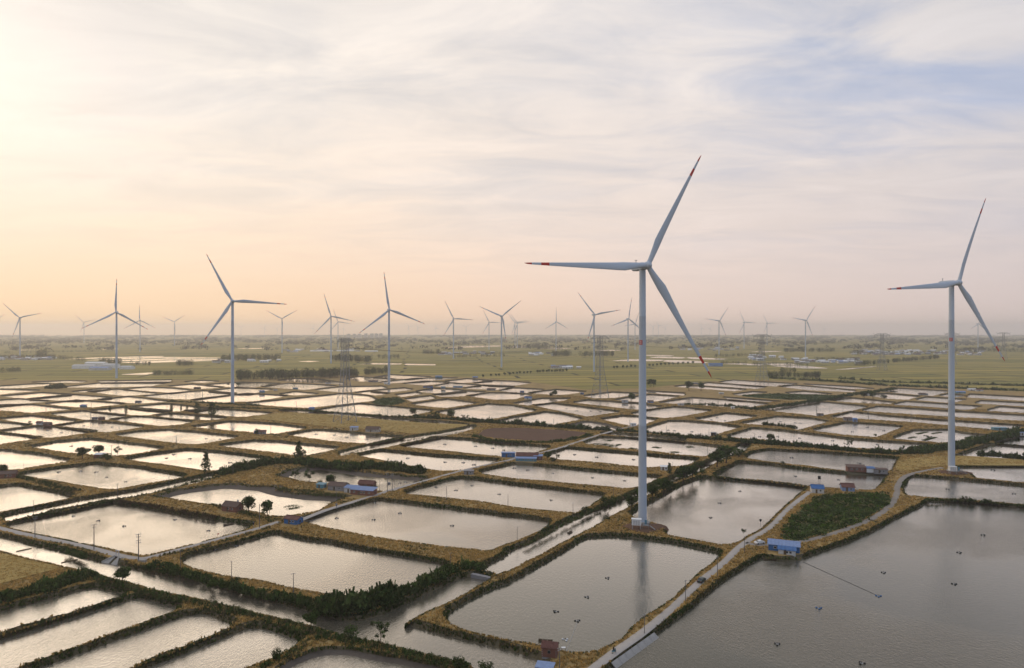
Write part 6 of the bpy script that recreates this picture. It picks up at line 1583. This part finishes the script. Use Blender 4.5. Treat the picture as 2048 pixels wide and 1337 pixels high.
def build_far_settlements():
    g = random.Random(8)
    mw = MB(); mw.add([(-.5, -.5, 0), (.5, -.5, 0), (.5, .5, 0), (-.5, .5, 0), (-.5, -.5, .7), (.5, -.5, .7), (.5, .5, .7), (-.5, .5, .7), (-.5, 0, 1), (.5, 0, 1)], [(0, 3, 2, 1), (0, 1, 5, 4), (2, 3, 7, 6), (1, 2, 6, 9, 5), (3, 0, 4, 8, 7)])
    mr = MB(); mr.add([(-.54, -.56, .68), (.54, -.56, .68), (.54, 0, 1.03), (-.54, 0, 1.03), (.54, .56, .68), (-.54, .56, .68)], [(0, 1, 2, 3), (3, 2, 4, 5)])
    wm = {k: mw.mesh('wall', M[k]) for k in ('pale', 'white', 'plaster', 'grey')}; rm = {k: mr.mesh('roof', M[k]) for k in ('tile', 'tile_brown', 'white', 'blue_light', 'grey', 'pale')}
    win = MB()
    for x in (-.3, 0, .3): win.box((x, -.505, .36), (.14, .02, .22))
    wi = win.mesh('window', M['glass'])
    CL = [('far town at right', 1705, 702, 1965, 711, 95), ('far left village', 0, 714, 112, 721, 26), ('village right of the third pylon', 1590, 720, 1722, 728, 30), ('hamlet left of the third pylon', 1345, 696, 1480, 702, 22), ('hamlet behind the centre fields', 880, 705, 1010, 711, 22),
          ('far village left of centre', 560, 699, 720, 705, 24), ('hamlet in the centre fields', 1105, 735, 1175, 738, 10), ('hamlet beside the far paddies', 1500, 712, 1570, 722, 14), ('hamlet on the left fields', 430, 722, 560, 726, 12), ('hamlet below the tall tower', 1060, 708, 1110, 712, 10)]
    roofw = {'tile': 'red', 'tile_brown': 'brown', 'white': 'white', 'blue_light': 'blue', 'grey': 'grey', 'pale': 'pale'}; wallw = {'pale': 'pale', 'white': 'white', 'plaster': 'cream', 'grey': 'grey'}
    for nm, x0, y0, x1, y1, n in CL:
        count = {}
        for x in sorted(g.uniform(x0, x1) for _ in range(n)):
            y = g.uniform(y0, y1); p = px(x, y)
            o = empty('village_house', p, R(g.uniform(-14, 10))); w = g.uniform(9, 22); o.scale = (w, g.uniform(7, 10), g.uniform(4.5, 7.5))
            wa = g.choice(['pale', 'white', 'plaster', 'grey', 'pale']); ro = g.choice(['tile', 'tile_brown', 'white', 'pale', 'grey', 'pale', 'white', 'white', 'tile_brown', 'blue_light'])
            k = count.get((wa, ro), 0); count[(wa, ro)] = k + 1
            tag(o, f'{wallw[wa]} house with {roofw[ro]} roof, {ORD[k]} such from left in {nm}', 'house', f'houses of the {nm}')
            link('wall', wm[wa], None, o); link('roof', rm[ro], None, o)
            if p.y < 2600: link('window', wi, None, o)
    # white factory halls at far left
    for i, (x, y, w, hh, wa, ro, lab) in enumerate([(165, 738, 50, 7, 'white', 'pale', 'long white factory hall at far left, leftmost'), (188, 734, 46, 9, 'white', 'white', 'taller white factory hall behind the leftmost one'), (196, 741, 42, 5, 'pale', 'blue_light', 'low blue factory shed in front of the white halls'), (217, 737, 34, 8, 'white', 'pale', 'white factory hall just left of the far left turbine'), (250, 739, 26, 5, 'white', 'pale', 'low white shed right of the far left turbine')]):
        house(x, y, w, 16, hh, -4, wa, ro, lab, 'gable', 2.2, 7, name='factory_hall', cat='factory')
    for i, (x, y, w, lab) in enumerate([(642, 703.5, 90, 'long white greenhouse left of the nearest pylon'), (690, 703, 70, 'long white greenhouse behind the nearest pylon'), (742, 704, 50, 'short white greenhouse right of the nearest pylon')]):
        house(x, y, w, 14, 3, -2, 'white', 'white', lab, 'gable', 2, 0, door=False, name='greenhouse', cat='greenhouse')
    house(1432, 733, 32, 10, 5, -3, 'blue_light', 'blue', 'blue roofed barn beyond the long lower blade tip', 'gable', 2, 4, name='barn', cat='barn')
    # tower blocks on the horizon
    for i, x in enumerate((697, 709, 719, 732, 744, 753, 762)):
        D = 7400.0; zb = LAND + drop(D); X = (x - 1024) / FPX * D
        o = empty('apartment_block', (X, D, zb)); tag(o, ['leftmost', 'second', 'third', 'fourth', 'fifth', 'sixth', 'rightmost'][i] + ' grey apartment block of the hazy row on the horizon', 'building', 'apartment blocks on the horizon')
        hh = 46 if i < 3 else 50
        MB().box((0, 0, hh / 2), (38, 16, hh)).build('wall', M['pale'], o); MB().box((0, 0, hh + 1.5), (12, 8, 3)).build('stair_head', M['grey'], o)
        for fl in range(9):
            MB().box((0, -8.1, 4 + fl * (hh - 6) / 8.5), (34, .3, 1.6)).build('window_band', M['glass'], o)

# ================================================================ SMALL THINGS
def boat(x, y, rz, label, s=1.0):
    p = px(x, y, 0.0); o = empty('rowing_boat', (p.x, p.y, .02), R(rz)); o.scale = (s, s, s); tag(o, label, 'boat')
    m_ = MB(); n = 9
    for i in range(n):
        t = i / (n - 1); xx = -2.0 + 4.0 * t; w = .62 * math.sin(math.pi * (0.12 + .82 * t)) ** .6; sh = .30 + .22 * (2 * t - 1) ** 2
        m_.v += [(xx, -w, sh), (xx, -w * .7, -.12), (xx, w * .7, -.12), (xx, w, sh), (xx, w * .86, sh), (xx, w * .6, .0), (xx, -w * .6, .0), (xx, -w * .86, sh)]
        if i:
            for j in range(8): m_.f.append(((i - 1) * 8 + j, (i - 1) * 8 + (j + 1) % 8, i * 8 + (j + 1) % 8, i * 8 + j)); m_.m.append(0)
    m_.f += [tuple(range(7, -1, -1)), tuple(range(8 * n - 8, 8 * n))]; m_.m += [0, 0]
    m_.build('hull', M['wood'], o)
    for xx in (-.8, .5): MB().box((xx, 0, .24), (.28, .95, .06)).build('thwart', M['wood'], o)

def car(x, y, rz, col, label, z=LAND + .12):
    p = px(x, y, z); o = empty('car', p, R(rz)); tag(o, label, 'car')
    b = MB(); prof = [(-2.1, .35), (-2.1, .85), (-1.9, .95), (-1.35, .98), (-.75, 1.45), (.75, 1.5), (1.35, 1.02), (1.95, .92), (2.1, .75), (2.1, .35)]
    n = len(prof)
    for s in (-1, 1): b.v += [(px_, s * (.84 if z_ < 1.1 else .66), z_) for px_, z_ in prof]
    b.f += [tuple(range(n)), tuple(range(2 * n - 1, n - 1, -1))] + [(i, i + n, (i + 1) % n + n, (i + 1) % n) for i in range(n)]; b.m += [0] * (n + 2)
    b.build('body', M[col], o)
    for s in (-1, 1):
        w = MB(); w.add([(-1.1, s * .80, 1.03), (1.1, s * .80, 1.05), (.7, s * .70, 1.40), (-.68, s * .70, 1.37)], [(0, 1, 2, 3)]); w.build('side_window', M['glass'], o)
    ws = MB(); ws.add([(1.33, -.70, 1.06), (1.33, .70, 1.06), (.82, .60, 1.46), (.82, -.60, 1.46)], [(0, 1, 2, 3)]); ws.build('windscreen', M['glass'], o)
    rw = MB(); rw.add([(-1.34, -.70, 1.02), (-1.34, .70, 1.02), (-.82, .60, 1.42), (-.82, -.60, 1.42)], [(3, 2, 1, 0)]); rw.build('rear_window', M['glass'], o)
    for sx in (-1.3, 1.3):
        for sy in (-.78, .78):
            w = MB(); w.tube([(sx, sy - .1, .32), (sx, sy + .1, .32)], .32, 12); wo = w.build('wheel', M['dark'], o)
            r_ = MB(); r_.tube([(sx, sy - .115, .32), (sx, sy + .115, .32)], .17, 8); r_.build('rim', M['steel'], wo)
    for sy in (-.6, .6):
        MB().box((2.09, sy, .7), (.06, .32, .16)).build('headlight', M['white'], o); MB().box((-2.09, sy, .75), (.06, .28, .16)).build('tail_light', M['red'], o)

def skin(name, verts, edges, rad, m_, parent=None, sub=1):
    me = bpy.data.meshes.new(name); me.from_pydata(verts, edges, []); o = link(name, me, m_, parent)
    o.modifiers.new('Skin', 'SKIN'); sd = o.modifiers.new('Sub', 'SUBSURF'); sd.levels = sub; sd.render_levels = sub
    for i, r_ in enumerate(rad): me.skin_vertices[0].data[i].radius = (r_, r_)
    me.skin_vertices[0].data[0].use_root = True
    return o

def rider(x, y, rz):
    p = px(x, y, LAND + .12); o = empty('motor_scooter', p, R(rz)); tag(o, 'small dark motor scooter ridden along the lower right lane', 'scooter')
    for xx in (-.62, .62):
        w = MB(); k = 14
        w.tube([(xx + .25 * math.cos(2 * math.pi * j / k), 0, .26 + .25 * math.sin(2 * math.pi * j / k)) for j in range(k + 1)], .055, 6); w.build('wheel', M['dark'], o)
    b = MB(); b.box((-.35, 0, .62), (.85, .3, .28)); b.box((.1, 0, .36), (.6, .3, .1)); b.box((.48, 0, .65), (.12, .36, .6)); b.build('body', M['teal'], o)
    s = MB(); s.box((-.3, 0, .80), (.7, .28, .1)); s.build('saddle', M['dark'], o)
    hb = MB(); hb.bar((.58, 0, .5), (.45, 0, 1.08), .07); hb.bar((.45, -.32, 1.08), (.45, .32, 1.08), .06); hb.build('handlebar', M['steel'], o)
    q = empty('person', p, R(rz)); tag(q, 'person in dark clothes riding the scooter on the lower right lane', 'person')
    V = [(-.25, 0, .92), (-.22, 0, 1.15), (-.18, 0, 1.38), (-.16, 0, 1.50), (-.14, 0, 1.64), (-.13, 0, 1.74),
         (-.2, .2, 1.40), (.05, .28, 1.18), (.40, .30, 1.12), (-.2, -.2, 1.40), (.05, -.28, 1.18), (.40, -.30, 1.12),
         (-.2, .13, .90), (.22, .16, .82), (.16, .15, .46), (.30, .15, .43), (-.2, -.13, .90), (.22, -.16, .82), (.16, -.15, .46), (.30, -.15, .43)]
    E = [(0, 1), (1, 2), (2, 3), (3, 4), (4, 5), (2, 6), (6, 7), (7, 8), (2, 9), (9, 10), (10, 11), (0, 12), (12, 13), (13, 14), (14, 15), (0, 16), (16, 17), (17, 18), (18, 19)]
    Rr = [.17, .17, .17, .06, .11, .09, .075, .055, .04, .075, .055, .04, .10, .085, .055, .05, .10, .085, .055, .05]
    skin('body', V, E, Rr, M['dark'], q, 2)

def build_small():
    car(1519, 1088, 20, 'white', 'white car parked beside the track above the big blue shed')
    car(1403, 1164, 52, 'car', 'dark green car driving on the lower right lane')
    rider(1228, 1306, 42)
    boat(1140, 1066, 60, 'dark rowing boat floating in the long canal left of the tall tower', 1.1); boat(1420, 931.5, 20, 'small dark boat high up the long canal', 1.2); boat(500, 1080.5, 15, 'dark boat moored in the corner of the foreground pond', 1.1); boat(1540, 1120, -10, 'rowing boat moored at the big blue shed', 1.2); boat(457, 1050, 40, 'boat at the plank jetty below the brown roofed brick house', 1.1); boat(1091, 1283, -8, 'white edged raft boat by the brick hut dike', 1.0); boat(961, 1150, -5, 'dark boat at the dam across the canal', 1.0)
    # bamboo booms across the left canal
    for i, (x0, y0, x1, y1, lab) in enumerate([(34, 1103.5, 62, 1097.5, 'left of three floating bamboo booms in the canal'), (124, 1126, 154, 1120, 'middle one of three floating bamboo booms in the canal'), (229, 1148.5, 256, 1142.5, 'right of three floating bamboo booms in the canal')]):
        a, b = px(x0, y0, 0), px(x1, y1, 0); m_ = MB()
        for k in range(3):
            d = Vector((.12, .3, 0)) * (k - 1); m_.tube([a + d + Vector((0, 0, .1)), (a + b) / 2 + d + Vector((0, 0, .14)), b + d + Vector((0, 0, .1))], .16, 6)
        tag(m_.build('bamboo_boom', M['bamboo']), lab, 'boom')
    # sluice gate on the lane dike
    p = px(222, 1127.5, 0.0); o = empty('sluice_gate', (p.x, p.y, 0), R(-24)); tag(o, 'concrete sluice gate with wing walls on the left canal bank', 'sluice gate'); PADS.append((p.x, p.y + .5, 4.6))
    MB().box((0, 2.9, LAND / 2), (4.2, 1.2, LAND + .7)).build('headwall', M['concrete'], o)
    for s in (-1, 1):
        w = MB(); w.add([(s * .9, 2.3, -.5), (s * 4.0, -.9, -.5), (s * 4.35, -.7, -.5), (s * 1.3, 2.3, -.5), (s * .9, 2.3, 2.3), (s * 4.0, -.9, .5), (s * 4.35, -.7, .5), (s * 1.3, 2.3, 2.3)], [(0, 3, 2, 1), (4, 5, 6, 7), (0, 1, 5, 4), (1, 2, 6, 5), (2, 3, 7, 6), (3, 0, 4, 7)]); w.build('wing_wall', M['concrete'], o)
    for s in (-1, 1):
        ap = MB(); ap.add([(s * .7, 2.3, 1.9), (s * .7, -.6, .12), (s * 3.9, -.9, .12), (s * 1.0, 2.3, 1.9), (s * .7, 2.3, -.4), (s * .7, -.6, -.4), (s * 3.9, -.9, -.4)], [(0, 1, 2, 3), (0, 4, 5, 1), (1, 5, 6, 2)]); ap.build('apron', M['concrete'], o)
    MB().box((0, 2.2, 1.0), (1.3, .12, 2.0)).build('gate_leaf', M['dark'], o)
    fr = MB(); fr.box((-.75, 2.6, 3.0), (.22, .22, 2.4)); fr.box((.75, 2.6, 3.0), (.22, .22, 2.4)); fr.box((0, 2.6, 4.15), (1.9, .45, .18)); fr.build('hoist_frame', M['pale'], o)
    q = px(285, 1124); b = MB(); b.box((q.x, q.y, q.z + .35), (2.6, 1.2, .9), R(-10)); tag(b.build('concrete_block', M['concrete']), 'low concrete block at the lane bend beside the tall pole', 'block')
    # concrete liner slabs on the shore of the lower right pond
    a, b = px(1222, 1330, .5), px(1308, 1269, .5); d = (b - a); n = 7
    nn = Vector((d.y, -d.x, 0)).normalized()
    for i in range(n):
        A = a + d * (i / n) + nn * .1; B = a + d * ((i + .97) / n) + nn * .1
        m_ = MB(); lo_a, lo_b = A + nn * 1.7, B + nn * 1.7
        vs = [(A.x, A.y, 1.02), (B.x, B.y, 1.02), (lo_b.x, lo_b.y, -.25), (lo_a.x, lo_a.y, -.25)]
        m_.add([*[(x_, y_, z_ - .12) for x_, y_, z_ in vs], *[(x_, y_, z_ + .12) for x_, y_, z_ in vs]], [(0, 1, 2, 3), (7, 6, 5, 4), (0, 4, 5, 1), (1, 5, 6, 2), (2, 6, 7, 3), (3, 7, 4, 0)])
        tag(m_.build('liner_slab', M['concrete']), 'grey concrete slab lining the shore, ' + ['nearest', 'second nearest', 'third nearest', 'middle one', 'third farthest', 'second farthest', 'farthest'][i] + ' of seven by the lane', 'slab', 'shore slabs of the lower right pond')
    # aerator cables lying on the water
    for x0, y0, x1, y1, lab in ((1133, 1302, 1154, 1246, 'pale cable running from the hut shore to an aerator'), (1606, 1124, 1752, 1190, 'dark cable running across the wide pond to a blue aerator'), (650, 1036, 612, 1043, 'short cable to an aerator beside the blue hut pond')):
        A, B = px(x0, y0, .06), px(x1, y1, .06); m_ = MB(); m_.tube([A, A.lerp(B, .5), B], .045, 4); tag(m_.build('cable', M['pale'] if x0 < 1200 else M['dark']), lab, 'cable')
    # gate post on the dam, dam itself
    A, B = px(944, 1147), px(988, 1156); m_ = MB(); m_.box(((A.x + B.x) / 2, (A.y + B.y) / 2, .55), ((B - A).length, 1.6, 1.3), math.atan2(B.y - A.y, B.x - A.x)); tag(m_.build('dam', M['grey']), 'low dam crossing the canal below the scrub point', 'dam')
    for (x, y, hgt, lab, c) in ((1521, 1053, 2.2, 'black feed hopper on a post at the lane bend', 'dark'), (507, 1058, 2.0, 'dark feeder post on the lane beside the bare pole', 'dark'), (673, 1018, 1.5, 'grey pump box on the lane edge right of the mud pond', 'grey')):
        p = px(x, y); o = empty('feed_hopper', p); tag(o, lab, 'hopper')
        MB().bar((0, 0, -.2), (0, 0, hgt), .14).build('post', M['steel'], o); b = MB(); b.tube([(0, 0, hgt - .2), (0, 0, hgt + .5), (0, 0, hgt + .9)], [.2, .55, .5], 8); b.build('hopper', M[c], o)
    # red flag float and white pipes, bits that catch the eye
    p = px(435, 1074); m_ = MB(); m_.bar((p.x, p.y, p.z), (p.x, p.y, p.z + 1.4), .08); m_.box((p.x + .35, p.y, p.z + 1.2), (.7, .05, .4)); tag(m_.build('red_flag', M['red']), 'small red flag on the lane edge of the bright left pond', 'flag')

def build_haze():
    mb = MB(); mb.box((0, 0, 79), (29000, 29000, 224))
    o = mb.build('haze', bpy.data.materials.new('haze')); m_ = o.data.materials[0]; m_.use_nodes = True
    t = NT(m_.node_tree); v = t.n('ShaderNodeVolumePrincipled', ins={'Color': (0.99, 0.97, 0.98), 'Density': 1.15e-4, 'Anisotropy': 0.6})
    ou = t.n('ShaderNodeOutputMaterial'); t.t.links.new(v.outputs[0], ou.inputs['Volume'])
    tag(o, 'thin evening haze over the whole plain', 'haze', kind='stuff')

build_turbines(); build_turbine_yards(); build_pylons(); build_poles(); build_buildings(); build_aerators(); build_small(); build_far_settlements()
plant_dikes(); plant_thickets(); plant_trees(); plant_groves()
build_haze()
